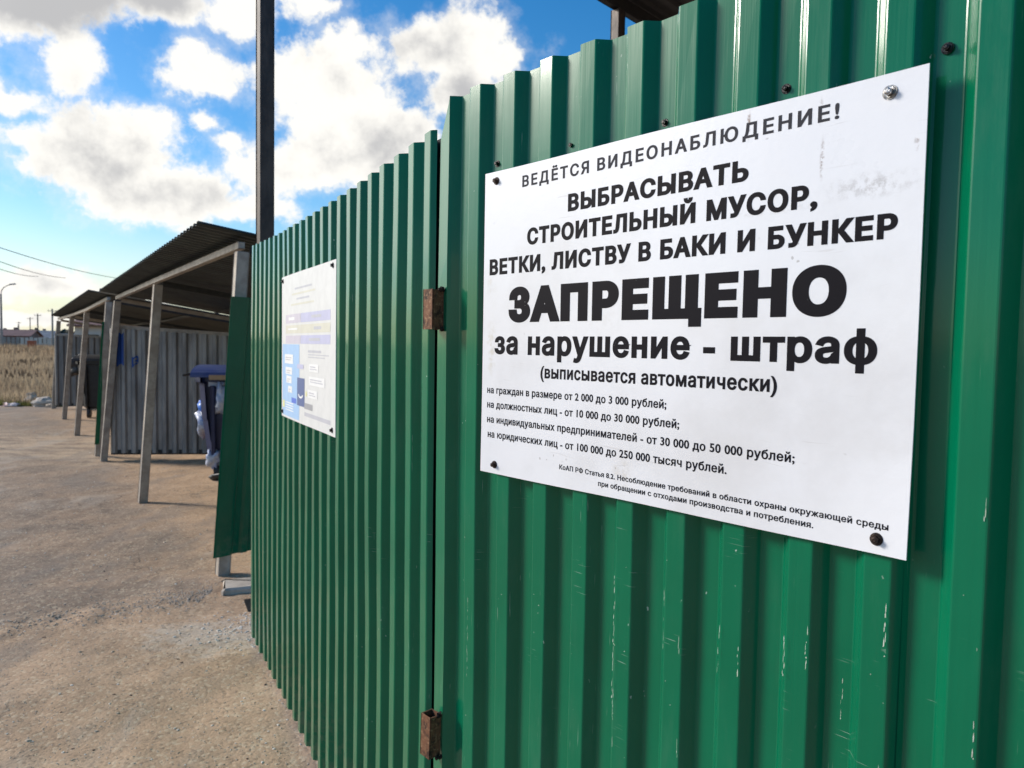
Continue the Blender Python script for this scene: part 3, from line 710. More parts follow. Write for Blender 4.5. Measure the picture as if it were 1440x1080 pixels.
for (u0, v0, u1, v1) in ((.08, .55, .27, .615), (.10, .64, .25, .69), (.12, .70, .24, .75), (.16, .77, .25, .815)):
    pr(u0, v0, u1, v1, M_pw, 2); pr(u0 + .02, v0 + .02, u1 - .03, v0 + .026, M_pt, 3); pr(u0 + .02, v0 + .035, u1 - .05, v0 + .041, M_pt, 3)
for (u0, v0, u1, v1) in ((.58, .60, .74, .65), (.58, .68, .84, .735), (.56, .765, .72, .815)):
    pr(u0, v0, u1, v1, M_pw, 2); pr(u0 + .02, v0 + .015, u1 - .05, v0 + .022, M_pt, 3); pr(u0 + .02, v0 + .03, u1 - .03, v0 + .036, M_pt, 3)
pr(.36, .70, .50, .885, M_pn, 2); pr(.36, .61, .48, .64, M_pl, 2); pr(.24, .845, .34, .88, M_pbb, 2); pr(.50, .855, .64, .893, M_pg, 2)
pr(.52, .78, .545, .81, M_pye, 2); pr(.03, .88, .08, .93, M_pye, 2)
for k in range(4): pr(.10, .885 + .017 * k, .28, .892 + .017 * k, M_pw, 2)
pr(.50, .915, .93, .94, M_pt, 1)
arc = MB(); na = 10
for i in range(na):
    t0, t1 = math.pi * (1.1 + .8 * i / na), math.pi * (1.1 + .8 * (i + 1) / na)
    arc.add([ppt(.43 + .05 * math.cos(t0), .80 - .035 * math.sin(t0), .0013), ppt(.43 + .05 * math.cos(t1), .80 - .035 * math.sin(t1), .0013), ppt(.43 + .035 * math.cos(t1), .80 - .022 * math.sin(t1), .0013), ppt(.43 + .035 * math.cos(t0), .80 - .022 * math.sin(t0), .0013)], [(0, 1, 2, 3)])
build('print', arc, M_pw, poster)
for u, v in ((.03, .03), (.955, .03), (.03, .965), (.955, .965)):
    c0 = ppt(u, v, .0); mb = MB(); nn = Vector((GN[0], GN[1], 0))
    mb.cyl(c0, c0 + nn * .002, .009, .0085, 16); mb.cyl(c0 + nn * .002, c0 + nn * .008, .0055, .005, 6); build('screw', mb, M_screw, poster)

# ------------------------------------------------------------------ tall pole and canopy behind the gate
mb = MB(); mb.bar((-1.372, 4.10, -.1), (-1.372, 4.10, 5.2), .078, .078, (.80, .60, 0), .004)
pole = empty('tall_pole', (-1.372, 4.10, 0), 'tall dark brown square steel pole rising behind the green gate', 'pole')
build('shaft', mb, M_pole, pole); mb = MB(); mb.box((-1.372, 4.10, 5.205), (.086, .086, .01), (.9, .44, 0), (-.44, .9, 0)); build('cap', mb, M_dark, pole)
mb = MB(); mb.box((-1.372, 4.10, .004), (.2, .2, .012), (.9, .44, 0), (-.44, .9, 0)); build('base_plate', mb, M_dark, pole)

canopy = empty('canopy', (1.6, 5.0, 0), 'dark high canopy roof on steel posts behind the near fence', 'canopy')
cdir = Vector((.726, .687, 0)); cpar = Vector((.687, -.726, 0))
cA = Vector((.345, 5.190, 4.02))            # front-left corner of the roof; the roof drops slightly towards the back
wid, dep = 5.0, 3.0
mb = MB(); npt = 2 * 34
def cz_(q): return -.05 * q
for i in range(34):
    s0_ = wid * i / 34; w_ = wid / 34
    for (a_, b_, h0, h1) in ((0, .4, .03, .03), (.4, .55, .03, 0), (.55, .9, 0, 0), (.9, 1, 0, .03)):
        q = []
        for (f_, h_) in ((a_, h0), (b_, h1)):
            for dd_ in (0, dep): q.append(cA + cpar * (s0_ + w_ * f_) + cdir * dd_ + Vector((0, 0, h_ + cz_(dd_) + .02)))
        vs = [q[0], q[1], q[3], q[2]]; vs += [v + Vector((0, 0, .004)) for v in vs]
        mb.add(vs, [(0, 1, 2, 3), (7, 6, 5, 4), (0, 3, 7, 4), (1, 5, 6, 2)])
build('roof', mb, M_canopy, canopy)
for q_ in (.35, 1.5, 2.7):
    mb = MB(); p_ = cA + cdir * q_; mb.bar(p_ + cpar * .02 + Vector((0, 0, cz_(q_) - .005)), p_ + cpar * wid + Vector((0, 0, cz_(q_) - .005)), .05, .05, None); build('purlin', mb, M_canopy, canopy)
for s_ in (.05, 2.4, 4.8):
    mb = MB(); p_ = cA + cpar * s_; mb.bar(p_ + Vector((0, 0, -.03)), p_ + cdir * dep + Vector((0, 0, cz_(dep) - .03)), .05, .10, None); build('rafter', mb, M_canopy, canopy)
for (s_, q_) in ((.05, .47), (4.8, .47), (.05, 2.7), (4.8, 2.7)):
    p_ = cA + cpar * s_ + cdir * q_; mb = MB(); mb.bar((p_.x, p_.y, -.1), (p_.x, p_.y, cA.z - .08 + cz_(q_)), .078, .078, cdir, .004); build('post', mb, M_pole, canopy)

# ------------------------------------------------------------------ bin shelters
PDIR = Vector((.93, .37, 0))
def shelter(label, base, tops, corners, wall_pts, wall_top, first_sheet, wallm, seed, light_edge):
    root = empty('bin_shelter', (base[1][0], base[1][1], 0), label, 'shelter', 'open bin shelters in a row beyond the gate')
    dro, depth = .165, 2.25
    for (b_, t_) in zip(base, tops):
        mb = MB(); mb.bar((b_[0], b_[1], -.06), (t_[0], t_[1], t_[2] - .04), .075, .075, (.79, .61, 0), .004); build('post', mb, M_post, root)
        bt = Vector(t_) + PDIR * depth; mb = MB(); mb.bar((bt.x, bt.y, -.06), (bt.x, bt.y, t_[2] - dro * depth), .06, .06, (.9, .43, 0)); build('post', mb, M_post, root)
        mb = MB(); a_ = Vector(t_) + PDIR * .045 + Vector((0, 0, -.03)); mb.bar(a_, Vector(t_) + PDIR * depth + Vector((0, 0, -dro * depth)), .045, .045); build('rafter', mb, M_dark if b_ is base[0] or b_ is base[1] else M_post, root)
    for a_, b_ in zip(tops, tops[1:]):
        mb = MB(); mb.bar(Vector(a_), Vector(b_), .045, .045); build('beam', mb, M_post, root)
        for q_ in (1.1, 2.2):
            mb = MB(); mb.bar(Vector(a_) + PDIR * q_ + Vector((0, 0, -dro * q_ + .045)), Vector(b_) + PDIR * q_ + Vector((0, 0, -dro * q_ + .045)), .04, .04); build('purlin', mb, M_dark, root)
    # roof sheets: ridges run with the slope
    c0, c1 = Vector(corners[0]), Vector(corners[1]); L = (c1 - c0).length; n = int(L / .1); rd = (c1 - c0) / L
    nsh = max(1, round(L / 1.0)); prof = profile(0, L, .01, pitch=.1, depth=.018, r=0)
    RD = depth + .45
    for k in range(nsh):
        mb = MB(); s0_, s1_ = L * k / nsh, L * (k + 1) / nsh
        pk = [p for p in prof if s0_ - .02 <= p[0] <= s1_ + .02]; jag = random.Random(seed + k)
        for (a_, b_) in zip(pk, pk[1:]):
            q = []
            for (s_, e_) in (a_, b_):
                for dd_ in (-.0, RD):
                    q.append(c0 + rd * s_ + PDIR * dd_ + Vector((0, 0, .018 + e_ - dro * dd_ + .001 * (k % 2))))
            vs = [q[0], q[1], q[3], q[2]]; vs += [v + Vector((0, 0, .002)) for v in vs]
            mb.add(vs, [(0, 1, 2, 3), (7, 6, 5, 4), (0, 3, 7, 4), (1, 5, 6, 2)])
        build('roof_sheet', mb, M_roof, root)
    if light_edge:  # pale metal strip added to stand for the sky-lit roof edge
        mb = MB(); mb.bar(c1 + Vector((0, 0, .012)) + rd * .012, c1 + PDIR * .5 + rd * .012 + Vector((0, 0, .012 - dro * .5)), .05, .006, (0, 0, 1)); build('lit_edge_strip', mb, M_screwl, root)
    # side wall of upright grey sheets
    w0, w1_ = Vector(wall_pts[0]), Vector(wall_pts[1]); wl = (w1_ - w0).length; wd_ = (w1_ - w0) / wl; wn = Vector((wd_.y, -wd_.x, 0))
    wb = .09
    def wt(s_): return wall_top[0] + (wall_top[1] - wall_top[0]) * s_ / wl
    ks = int(math.ceil(wl / .9))
    for k in range(ks):
        a_, b_ = wl * k / ks, wl * (k + 1) / ks
        build('wall_sheet', sheet(profile(a_, b_ + (.02 if k < ks - 1 else 0), .02, pitch=.118, crest=.035, flank=.022, depth=.024, r=.003), (w0.x, w0.y), (wd_.x, wd_.y), (wn.x, wn.y), lambda s_: wb - .006 * s_, wt, 4, .001, seed=seed + k, lift=.001 * k), wallm, root)
    mb = MB(); mb.bar(w0 + Vector((0, 0, wt(0) + .02)) - wn * .04, w0 + wd_ * wl + Vector((0, 0, wt(wl) + .02)) - wn * .04, .045, .045); build('wall_rail', mb, M_post, root)
    mb = MB(); mb.bar(w0 + Vector((0, 0, wb + .01)) - wn * .05, w0 + wd_ * wl + Vector((0, 0, wb)) - wn * .05, .06, .06); build('wall_rail', mb, M_dark, root)
    # back wall
    b0 = Vector(tops[0]) + PDIR * depth; b1 = Vector(tops[-1]) + PDIR * depth; bl = (Vector((b1.x, b1.y)) - Vector((b0.x, b0.y))).length
    bd = Vector((b1.x - b0.x, b1.y - b0.y)).normalized(); bn = Vector((-bd.y, bd.x)); bn = bn if bn.x < 0 else -bn
    ks = int(math.ceil(bl / 1.0))
    for k in range(ks):
        a_, b_ = bl * k / ks, bl * (k + 1) / ks
        build('wall_sheet', sheet(profile(a_, b_, .02, r=.003), (b0.x + bn.x * .06, b0.y + bn.y * .06), bd, bn, lambda s_: .06, lambda s_: 1.52, 2, .001, seed=seed + 30 + k), wallm, root)
    return root, w0, wd_, wn

e1 = [(-1.795, 4.562), (-3.373, 6.719), (-4.973, 8.963)]
t1_ = [(-1.669, 4.562, 2.065), (-3.217, 6.719, 2.02), (-4.781, 8.963, 1.985)]
sh1, w0, wd1, wn1 = shelter('larger lean-to bin shelter directly beyond the gate, blue paint marks on its grey wall', e1, t1_, [(-1.884, 4.445, 2.172), (-4.958, 8.893, 2.055)],
                            [(-4.90, 8.99, 0), (-4.90 + .985 * 2.4, 8.99 + .17 * 2.4, 0)], (1.618, 1.50), True, M_grey, 11, True)
# blue paint on the wall
def painted(root, w0, wd_, wn, s0, s1, z0, z1, seed=0):
    build('paint_mark', sheet(profile(s0, s1, .02, pitch=.118, crest=.035, flank=.022, depth=.024, r=.003), (w0.x, w0.y), (wd_.x, wd_.y), (wn.x, wn.y), lambda s_: z0 + .02 * math.sin(s_ * 60 + seed), lambda s_: z1 + .015 * math.sin(s_ * 80 + seed), 4, .001, seed=11, lift=.0035), M_bluep, root)
painted(sh1, w0, wd1, wn1, .075, .165, 1.17, 1.56)
for (a_, b_, c_, d_) in ((.255, .275, 1.16, 1.28), (.275, .315, 1.245, 1.275), (.275, .315, 1.165, 1.19), (.29, .325, 1.20, 1.225), (.31, .325, 1.19, 1.27)):
    painted(sh1, w0, wd1, wn1, a_, b_, c_, d_, 2)
# green end sheet on the first post (near side of shelter 1)
rd0 = Vector((-1.800, 4.44, 0)); rdd = Vector((.70, .714, 0)); rn = Vector((.714, -.70, 0))
def tilted(mb, k, z0): # lean the sheet like its post
    mb.v = [(v[0] + (v[2] - z0) * k, v[1], v[2]) for v in mb.v]; return mb
ps = [(0, 0), (.012, .002), (.10, 0), (.115, -.003), (.128, -.018), (.165, -.02), (.18, -.004), (.215, -.002), (.23, -.02), (.50, -.02), (.52, 0), (.62, 0), (.64, -.02), (.9, -.02), (.92, 0), (1.0, 0)]
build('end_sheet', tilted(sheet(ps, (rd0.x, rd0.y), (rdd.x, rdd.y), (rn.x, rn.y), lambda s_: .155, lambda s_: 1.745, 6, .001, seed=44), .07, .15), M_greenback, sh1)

e2 = [(-5.223, 9.287), (-6.70, 11.345), (-8.20, 13.50), (-9.70, 15.60)]
t2_ = [(-5.061, 9.287, 1.99), (-6.52, 11.345, 1.93), (-8.03, 13.50, 1.915), (-9.56, 15.60, 1.90)]
sh2, w02, wd2, wn2 = shelter('farther bin shelter at the end of the row, next to the dry weeds', e2, t2_, [(-5.27, 9.203, 2.075), (-9.72, 15.60, 1.965)],
                             [(-9.60, 15.50, 0), (-9.60 + .985 * 2.6, 15.50 + .17 * 2.6, 0)], (1.55, 1.44), False, M_grey2, 51, False)
rd2 = Vector((-5.22, 9.22, 0))
build('end_sheet', tilted(sheet([(0, 0), (.05, 0), (.06, -.01), (.085, -.012)], (rd2.x, rd2.y), (.70, .714), (.714, -.70), lambda s_: .16, lambda s_: 1.70, 4, .001, seed=45), .07, .15), M_greenback, sh2)

# concrete slab by the first post
mb = MB(); mb.box((-1.50, 4.40, -.008), (.44, .22, .09), (.93, .37, 0), (-.37, .93, 0), bev=.012)
tag(build('concrete_block', mb, M_conc, None, at=(-1.50, 4.40, 0)), 'flat concrete block lying at the foot of the nearest shelter post', 'block')

# ------------------------------------------------------------------ waste containers
def container(label, x, y, rot, m, lidm, h=1.15, w=1.25, dpt=.95):
    r = empty('waste_container', (x, y, 0), label, 'container', 'wheeled waste containers in the shelters')
    ca, sa = math.cos(rot), math.sin(rot); ux, uy = Vector((ca, sa, 0)), Vector((-sa, ca, 0)); c0 = Vector((x, y, 0))
    def P_(a_, b_, z): return c0 + ux * a_ + uy * b_ + Vector((0, 0, z))
    mb = MB(); rings = []
    for (z, k) in ((.17, .80), (.22, .86), (.6, .93), (h - .12, .98), (h - .10, 1.04), (h - .04, 1.04), (h - .04, .99), (h - .5, .95)):
        bv = .06
        rg = []
        for sx_, sy_ in ((-1, -1), (1, -1), (1, 1), (-1, 1)):
            hx, hy = w / 2 * k, dpt / 2 * k
            p1, p2 = (sx_ * (hx - bv), sy_ * hy), (sx_ * hx, sy_ * (hy - bv)); rg += [p1, p2] if sx_ * sy_ > 0 else [p2, p1]
        rings.append([P_(a_, b_, z) for a_, b_ in rg])
    vs = [v for rg in rings for v in rg]; fs = [tuple(reversed(range(8)))]
    for j in range(len(rings) - 1):
        for i in range(8): fs.append((j * 8 + i, j * 8 + (i + 1) % 8, (j + 1) * 8 + (i + 1) % 8, (j + 1) * 8 + i))
    fs.append(tuple(range((len(rings) - 1) * 8, len(rings) * 8))); mb.add(vs, fs)
    build('body', mb, m, r)
    for k in range(5):
        mb = MB(); a_ = -w * .38 + k * w * .19; mb.bar(P_(a_, -dpt * .425, .24), P_(a_, -dpt * .482, h - .14), .045, .03, ux, .006); build('rib', mb, m, r)
        if k < 4:
            mb = MB(); b_ = -dpt * .34 + k * dpt * .22; mb.bar(P_(-w * .425, b_, .24), P_(-w * .482, b_, h - .14), .045, .03, uy, .006); build('rib', mb, m, r)
    mb = MB(); n = 10
    for i in range(n):
        t0, t1 = math.pi * i / n, math.pi * (i + 1) / n
        q = []
        for t_ in (t0, t1):
            yy, zz = -math.cos(t_) * dpt * .53, h - .03 + math.sin(t_) * .10
            q += [P_(-w * .55, yy, zz), P_(w * .55, yy, zz)]
        vs = [q[0], q[1], q[3], q[2]]; vs += [v - Vector((0, 0, .02)) for v in vs]; mb.add(vs, [(0, 1, 2, 3), (7, 6, 5, 4), (0, 3, 7, 4), (1, 5, 6, 2), (0, 4, 5, 1), (3, 2, 6, 7)])
    lid = build('lid', mb, lidm, r)
    mb = MB(); mb.tube([P_(-w * .56, -dpt * .5, h - .02), P_(-w * .60, -dpt * .52, h - .03), P_(-w * .60, dpt * .1, h - .03), P_(-w * .56, dpt * .12, h - .02)], .014, 8); build('handle', mb, M_rubber, lid)
    for sx_ in (-1, 1):
        for sy_ in (-1, 1):
            cc = P_(sx_ * w * .36, sy_ * dpt * .36, .085); mb = MB(); mb.cyl(cc - ux * .022, cc + ux * .022, .085, .085, 18); wh = build('wheel', mb, M_rubber, r)
            mb = MB(); mb.cyl(cc - ux * .026, cc + ux * .026, .04, .04, 12); mb.bar(cc + ux * .034, cc + ux * .034 + Vector((0, 0, .10)), .05, .006, uy, 0); mb.bar(cc - ux * .034, cc - ux * .034 + Vector((0, 0, .10)), .05, .006, uy, 0); build('fork', mb, M_post, wh)
    return r
container('dirty blue wheeled waste container under the nearer shelter roof', -2.78, 8.32, .20, M_blue, M_bluel)
container('dark wheeled waste container in the farther shelter', -7.58, 14.3, .22, M_rubber, M_rubber, 1.12)
container('second dark waste container deeper inside the nearer shelter', -1.4, 8.9, .2, M_rubber, M_blue, 1.12)
def bag(label, c, r, m, seed, cat='bag', group='rubbish bags around the blue container', name='rubbish_bag'):
    mb = MB(); mb.lump(c, r, seed, 16, 11, .42)
    top = Vector(c) + Vector((0, 0, r[2] * .9)); mb.cyl(top, top + Vector((.01, 0, r[2] * .35)), r[0] * .16, r[0] * .36, 8)
    o_ = build(name, mb, m, None, True, at=(c[0], c[1], c[2] - r[2])); return tag(o_, label, cat, group)
bag('white plastic bag hanging off the left side of the blue container', (-3.32, 8.0, .60), (.09, .07, .15), M_wbag, 1)
bag('bright blue bag squeezed above the hanging white one', (-3.27, 7.96, .78), (.10, .08, .14), M_bbag, 2)
bag('pale bag bulging at the rim of the blue container', (-3.06, 7.80, .86), (.07, .07, .15), M_wbag, 3)
bag('red packaging stuck below the white bag on the blue container', (-3.22, 7.95, .42), (.05, .05, .08), M_rbag, 4)
bag('grey-white crumpled bag near the front wheel of the blue container', (-3.17, 7.85, .22), (.07, .06, .09), M_wbag, 5)
bag('black rubbish bag lying on the ground under the shelter edge', (-3.01, 7.85, .055), (.14, .10, .07), M_rubber, 6)
bag('black bag leaning on the dark container in the farther shelter', (-8.22, 14.0, .95), (.16, .14, .17), M_rubber, 7, group='bags in the farther shelter')
mb = MB(); mb.box((-3.15, 7.82, 1.05), (.12, .02, .10), (.95, .3, 0), (-.3, .95, 0)); tag(build('paper_notice', mb, M_wbag, None, at=(-3.15, 7.82, 1.0)), 'small white notice fixed under the blue container rim', 'notice')
mb = MB(); mb.box((-2.98, 7.82, 1.10), (.42, .10, .05), (.95, .3, 0), (-.3, .95, 0), (0, .02, 1)); tag(build('cardboard_sheet', mb, M_cardb, None, at=(-2.98, 7.82, 1.08)), 'torn cardboard sticking out from under the blue lid', 'cardboard')

# ------------------------------------------------------------------ small stones, leaves and litter on the ground
def scatter(name, label, n, m, rfun, area, cat=None, seed=1, flat_=.38, kind='stuff'):
    r_ = random.Random(seed); mb = MB()
    pts_ = []
    while len(pts_) < n:
        p = area(r_)
        if p: pts_.append(p)
    zz = gheight(np.array([p[0] for p in pts_]), np.array([p[1] for p in pts_]))
    for (x, y), z in zip(pts_, zz):
        r0 = rfun(r_, y); vs = []
        a0 = r_.uniform(0, 6.28); k1 = r_.uniform(.6, 1.4)
        for i in range(5):
            a_ = a0 + i * 1.2566 + r_.uniform(-.3, .3); q = r_.uniform(.7, 1.1)
            vs.append((x + math.cos(a_) * r0 * q * k1, y + math.sin(a_) * r0 * q, z - r0 * .2))
        vs += [(x + (v[0] - x) * .65 + r_.uniform(-.1, .1) * r0, y + (v[1] - y) * .65, z + r0 * flat_ * r_.uniform(.7, 1.2)) for v in vs]
        mb.add(vs, [(0, 1, 6, 5), (1, 2, 7, 6), (2, 3, 8, 7), (3, 4, 9, 8), (4, 0, 5, 9), (5, 6, 7, 8, 9)])
    return tag(build(name, mb, m), label, cat, None, kind)
def a_near(r_):
    y = 1.8 * (8.0 ** r_.random()) if False else 2.2 + 11 * r_.random() ** 1.8
    x = -y * .75 + r_.random() * y * .62
    return (x, y)
def a_edge(r_):
    x = -1.75 - 1.1 * r_.random() ** 1.6; y = 5.32 + .62 * x + r_.gauss(-.02, .10)
    return (x, y) if y > 3 else None
def a_lime(r_):
    return (-1.30 + r_.gauss(0, .17), 3.72 + r_.gauss(0, .10))
scatter('gravel', 'loose brown grit and pebbles over the trodden ground', 9000, M_stone, lambda r_, y: r_.uniform(.0014, .0040) * (1 + .10 * y) * (2.2 if r_.random() < .02 else 1), a_near, 'gravel', 1)
scatter('gravel', 'pale little stones and crumbs dotted over the trodden ground', 700, M_stonel, lambda r_, y: r_.uniform(.0018, .0060) * (1 + .10 * y), a_near, 'gravel', 2)
scatter('asphalt_crumbs', 'crumbling asphalt edge in front of the nearest shelter post', 1500, M_crumb, lambda r_, y: r_.uniform(.002, .0075), a_edge, 'rubble', 3)
scatter('lime_crumbs', 'whitish crumbs of mortar on the ground by the gate end', 380, M_stonel, lambda r_, y: r_.uniform(.003, .010), a_lime, 'rubble', 4)
scatter('leaf_litter', 'dark dead leaves and twigs scattered over the trodden ground', 260, M_leaf, lambda r_, y: r_.uniform(.003, .009), a_near, 'leaves', 5, .25)

# ------------------------------------------------------------------ dry weeds beyond the shelters
def blades(name, label, n, mats, area, hfun, seed, wfun=.012):
    r_ = np.random.default_rng(seed); V, F, MI = [], [], []
    cnt = 0
    while cnt < n:
        x, y = area(r_)
        if x is None: continue
        clump = mnoise.noise(Vector((x * .8, y * .8, seed))) ; h = hfun(x, y, r_) * (1 + .7 * clump)
        a_ = r_.uniform(0, 6.28); w = wfun * r_.uniform(.6, 1.5); lx, ly = math.cos(a_) * h * r_.uniform(.05, .45), math.sin(a_) * h * r_.uniform(.05, .45)
        sx_, sy_ = -math.sin(a_ + 1) * w, math.cos(a_ + 1) * w; o_ = len(V); z0 = -.03
        V += [(x - sx_, y - sy_, z0), (x + sx_, y + sy_, z0), (x + lx * .35 + sx_ * .8, y + ly * .35 + sy_ * .8, z0 + h * .6), (x + lx * .35 - sx_ * .8, y + ly * .35 - sy_ * .8, z0 + h * .6), (x + lx, y + ly, z0 + h)]
        F += [(o_, o_ + 1, o_ + 2, o_ + 3), (o_ + 3, o_ + 2, o_ + 4)]
        u_ = r_.random(); mi = (0 if u_ < .62 + clump * .5 else 1) if len(mats) > 1 else 0; MI += [mi, mi]; cnt += 1
        if h > .55 and r_.random() < .35 and len(mats) > 1:   # seed head
            o_ = len(V); hx, hy, hz = x + lx, y + ly, z0 + h; k = .025
            V += [(hx - k, hy, hz - .10), (hx + k, hy + .01, hz - .08), (hx + .01, hy + k, hz - .05), (hx, hy, hz + .05)]
            F += [(o_, o_ + 1, o_ + 3), (o_ + 1, o_ + 2, o_ + 3), (o_, o_ + 3, o_ + 2)]; MI += [1, 1, 1]
    mb = MB(); mb.v, mb.f, mb.mi = V, F, MI
    return tag(build(name, mb, mats), label, 'grass', None, 'stuff')
def field(r_):
    y = 16.2 + 40 * r_.random() ** 1.7; x = -.72 * y - 4 + r_.random() * (.72 * y + 4 - .625 * y + .35)
    # free track on the left
    if x < -10.6 - (y - 15) * .82: return None, None
    return x, y
blades('dry_grass', 'tall straw-coloured dry weeds growing behind the far shelter', 30000, [M_straw, M_brown], field, lambda x, y, r_: r_.uniform(.10, .46) * min(1, .4 + (y - 16) * .2) * (1 + .5 * mnoise.noise(Vector((x * .35, y * .35, 3)))), 5, .010)
blades('green_grass', 'low green grass at the front edge of the dry weeds', 5000, [M_ggrass], lambda r_: (-9.75 - 2.6 * r_.random() ** .8, 16.0 + r_.random() * 1.1), lambda x, y, r_: r_.uniform(.05, .17), 6, .010)
def field2(r_):
    y = 56 + 70 * r_.random(); return -.85 * y + r_.random() * (.85 - .58) * y, y
blades('dry_grass', 'distant brown meadow stretching up to the houses', 14000, [M_brown, M_straw], field2, lambda x, y, r_: r_.uniform(.3, .8), 8, .035)
# heap of stones and rubbish where the track meets the weeds
heap_things = [((-10.25, 16.15, .06), (.26, .2, .12), M_conc, 'rounded grey-brown stone largest of the heap by the weeds'), ((-10.75, 16.55, .08), (.18, .16, .11), M_stone, 'pale stone behind the grass clump at the weed edge'),
               ((-11.15, 17.1, .10), (.14, .14, .12), M_stone, 'upright pale lump farthest up the track beside the weeds'), ((-9.95, 15.95, .03), (.12, .1, .06), M_stone, 'small brown stone nearest the far shelter corner')]
for i, (c_, r_, m_, lb) in enumerate(heap_things):
    mb = MB(); mb.lump(c_, r_, 20 + i, 14, 9, .25); tag(build('stone', mb, m_, None, False, at=(c_[0], c_[1], 0)), lb, 'stone', 'stones at the edge of the weeds')
mb = MB(); mb.lump((-10.85, 15.95, .03), (.17, .1, .05), 31, 12, 8, .5); tag(build('crumpled_packaging', mb, simple('pink_packaging', C(.6, .35, .33), C(.6, .55, .52), .5), None, False, at=(-10.85, 15.95, 0)), 'crumpled pinkish wrapper lying beside the stone heap', 'litter')

# ------------------------------------------------------------------ far background
def house(label, c, w, d, hw, hr, rot, wallm, roofm, nwin=3, group=None, chim=True):
    r = empty('house', (c[0], c[1], 0), label, 'house', group); ca, sa = math.cos(rot), math.sin(rot); ux, uy = Vector((ca, sa, 0)), Vector((-sa, ca, 0)); c0 = Vector((c[0], c[1], 0))
    def P_(a_, b_, z): return c0 + ux * a_ + uy * b_ + Vector((0, 0, z))
    mb = MB(); mb.box(P_(0, 0, hw / 2 - .1), (w, d, hw + .2), ux, uy)
    mb.add([P_(-w / 2, -d / 2, hw), P_(-w / 2, d / 2, hw), P_(-w / 2, 0, hw + hr)], [(0, 2, 1)]); mb.add([P_(w / 2, -d / 2, hw), P_(w / 2, d / 2, hw), P_(w / 2, 0, hw + hr)], [(0, 1, 2)])
    build('wall', mb, wallm, r); ov = .4
    mb = MB(); rk = hr / (d / 2)
    for sy_ in (-1, 1):
        q = [P_(-w / 2 - ov, sy_ * (d / 2 + ov), hw - ov * rk + .05), P_(w / 2 + ov, sy_ * (d / 2 + ov), hw - ov * rk + .05), P_(w / 2 + ov, 0, hw + hr + .05), P_(-w / 2 - ov, 0, hw + hr + .05)]
        q += [v + Vector((0, 0, .15)) for v in q]; mb.add(q, [(0, 1, 2, 3), (7, 6, 5, 4), (0, 4, 5, 1), (1, 5, 6, 2), (2, 6, 7, 3), (3, 7, 4, 0)])
    rf = build('roof', mb, roofm, r)
    if chim: mb = MB(); mb.box(P_(w * .2, d * .12, hw + hr), (.6, .6, 1.3), ux, uy); build('chimney', mb, M_brick, rf)
    for k in range(nwin):
        x_ = -w / 2 + w * (k + .5) / nwin; mb = MB()
        mb.box(P_(x_, -d / 2 - .03, hw * .52), (1.3, .10, 1.3), ux, uy); wn_ = build('window', mb, M_lwall, r)
        mb = MB(); mb.box(P_(x_, -d / 2 - .07, hw * .52), (1.1, .06, 1.1), ux, uy); build('pane', mb, M_glass, wn_)
    return r
house('long low brown house with dull red roof leftmost on the horizon', (-108, 156, 0), 13, 8, 2.0, 1.2, .3, M_brick, M_rroof, 4)
house('grey-roofed house standing among the poles on the horizon', (-124, 192, 0), 10, 8, 1.9, 1.6, .3, M_lwall, M_groof, 3)
house('smaller pale house right of the grey-roofed one on the horizon', (-107, 180, 0), 8, 7, 1.6, 1.1, .4, M_lwall, M_groof, 3)
house('pale house with dark red roof seen under the far shelter roof', (-30.6, 62, 0), 8.6, 6, 2.6, 1.0, .0, M_lwall, M_rroof, 3)
mb = MB(); mb.box((-61.7, 95, .75), (.85, .6, 1.0), (1, .1, 0), (-.1, 1, 0)); 
kb = empty('gas_cabinet', (-61.7, 95, 0), 'small orange cabinet standing alone in the brown meadow', 'cabinet'); build('body', mb, M_orange, kb)
mb = MB(); mb.box((-61.7, 95, 1.29), (1.0, .75, .08), (1, .1, 0), (-.1, 1, 0)); build('roof', mb, M_lwall, kb)
for sx_ in (-.35, .35):
    mb = MB(); mb.bar((-61.7 + sx_, 95, -.1), (-61.7 + sx_, 95, .25), .06); build('leg', mb, M_dark, kb)
# pale slatted fence in front of the houses
fr = empty('picket_fence', (-66, 112, 0), 'long pale fence of upright boards in front of the far houses', 'fence')
for k in range(44):
    mb = MB(); x_ = -79 + k * .62; y_ = 112 + .1 * k; mb.box((x_, y_, .85), (.5, .04, 1.7 + .12 * math.sin(k * 2.3))); build('board', mb, M_lwall if (k // 7) % 2 else M_cpole, fr)
mb = MB(); mb.bar((-79.2, 112.05, 1.2), (-52, 116.4, 1.2), .06); build('rail', mb, M_cpole, fr)
def upole(label, x, y, h, lean=0., arms=True, m=None, r=.13):
    p_ = empty('utility_pole', (x, y, 0), label, 'pole', 'utility poles along the horizon'); mb = MB(); mb.cyl((x, y, -.3), (x + lean * h, y, h), r, r * .65, 10); build('shaft', mb, m or M_wood, p_)
    if arms:
        mb = MB(); mb.bar((x + lean * h - .8, y, h - .4), (x + lean * h + .8, y + .1, h - .4), .1); ar = build('crossarm', mb, M_wood, p_)
        for k in (-.7, 0, .7):
            mb = MB(); mb.cyl((x + lean * h + k, y, h - .35), (x + lean * h + k, y, h - .15), .05, .03, 8); build('insulator', mb, M_cpole, ar)
    return p_
upole('tallest utility pole just left of the far shelter', -82.0, 132, 6.9, -.004, True, M_cpole, .2)
upole('second utility pole left of the far shelter, above the grey-roofed house', -109.0, 170, 7.3, 0, True, None, .18)
upole('third utility pole from the shelter, thinner and farther away', -129.0, 198, 7.3, 0, True, None, .16)
upole('fourth utility pole from the shelter, above the red-roofed house end', -160.0, 240, 7.0, 0, True, None, .16)
upole('faint farthest utility pole over the middle of the red-roofed house', -187.0, 280, 6.9, 0, False, None, .16)
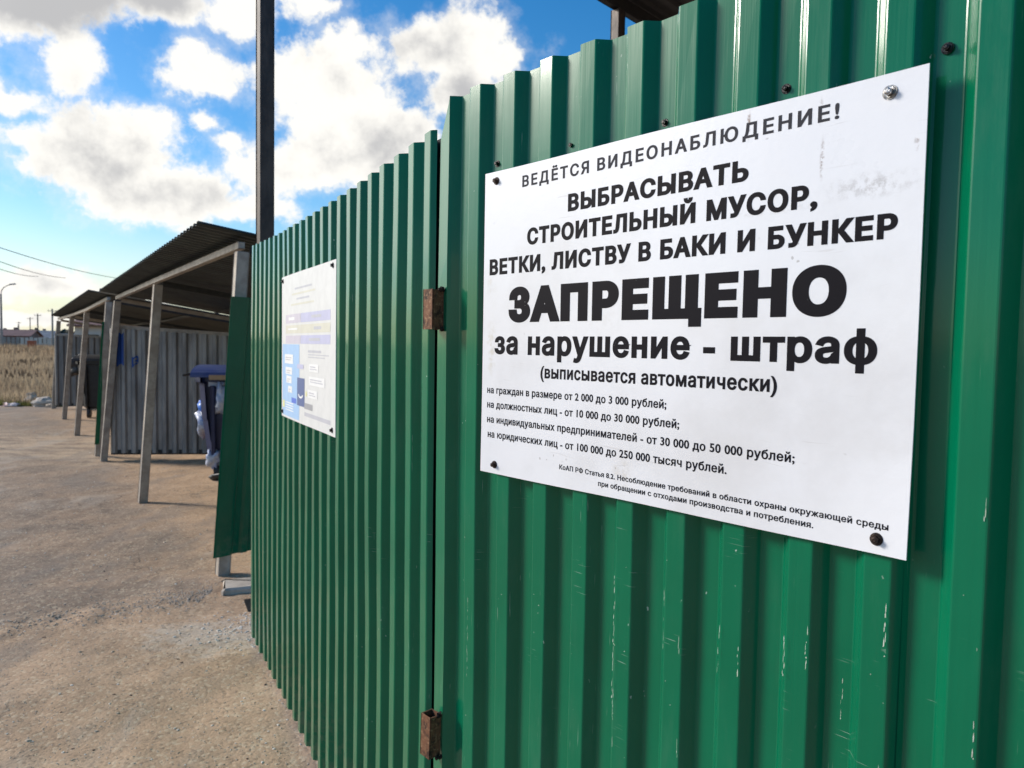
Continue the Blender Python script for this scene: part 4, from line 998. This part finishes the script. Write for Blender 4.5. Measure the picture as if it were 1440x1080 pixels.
# street lamp
lp = empty('street_lamp', (-71.1, 103, 0), 'street lamp with curved arm at the left edge of the photograph', 'street lamp')
mb = MB(); mb.cyl((-71.1, 103, -.3), (-71.1, 103, 7.6), .17, .12, 12); build('shaft', mb, M_cpole, lp)
mb = MB(); mb.tube([(-71.1, 103, 7.5), (-71.0, 103, 8.1), (-70.7, 103, 8.5), (-70.2, 103, 8.8), (-69.7, 103, 8.95)], .06, 8); build('arm', mb, M_cpole, lp)
mb = MB(); mb.box((-69.45, 103, 9.0), (.8, .35, .18), (1, 0, .12), (0, 1, 0), (-.12, 0, 1), bev=.05); build('lamp_head', mb, M_groof, lp)
# overhead wires
def wire(label, a_, b_, sag):
    mb = MB(); n = 14; pts_ = [Vector(a_).lerp(Vector(b_), i / n) - Vector((0, 0, sag * 4 * (i / n) * (1 - i / n))) for i in range(n + 1)]; mb.tube(pts_, .022, 5)
    tag(build('power_line', mb, M_dark, None, at=a_), label, 'wire', 'overhead wires above the shelters')
wire('uppermost overhead wire sagging towards the shelter roof', (-26.6, 36, 6.42), (-34.8, 68, 7.0), .35)
wire('middle overhead wire below the uppermost one', (-26.6, 36, 5.85), (-41.0, 68, 7.1), .3)
wire('lowest of the three overhead wires at the left edge', (-26.6, 36, 5.52), (-43.5, 68, 7.2), .3)
sp = empty('utility_pole', (-34.8, 68.2, 0), 'wire-carrying pole hidden behind the shelter roofs', 'pole')
mb = MB(); mb.cyl((-34.8, 68.2, -.3), (-34.8, 68.2, 7.3), .14, .1, 10); build('shaft', mb, M_wood, sp)
# distant trees: one uneven dark belt
mb = MB(); r_ = random.Random(9)
for k in range(520):
    x_ = -330 + k * .95 + r_.uniform(-1, 1); y_ = 300 + r_.uniform(-12, 12); h = 3.0 + 2.2 * mnoise.noise(Vector((x_ * .03, 0, 0))) + r_.uniform(0, 1.6)
    mb.lump((x_, y_, h * .45), (r_.uniform(1.2, 2.6), 1.5, h * .62), k, 7, 5, .45)
tag(build('distant_wood', mb, M_tree), 'low dark belt of trees along the horizon', 'trees', None, 'stuff')
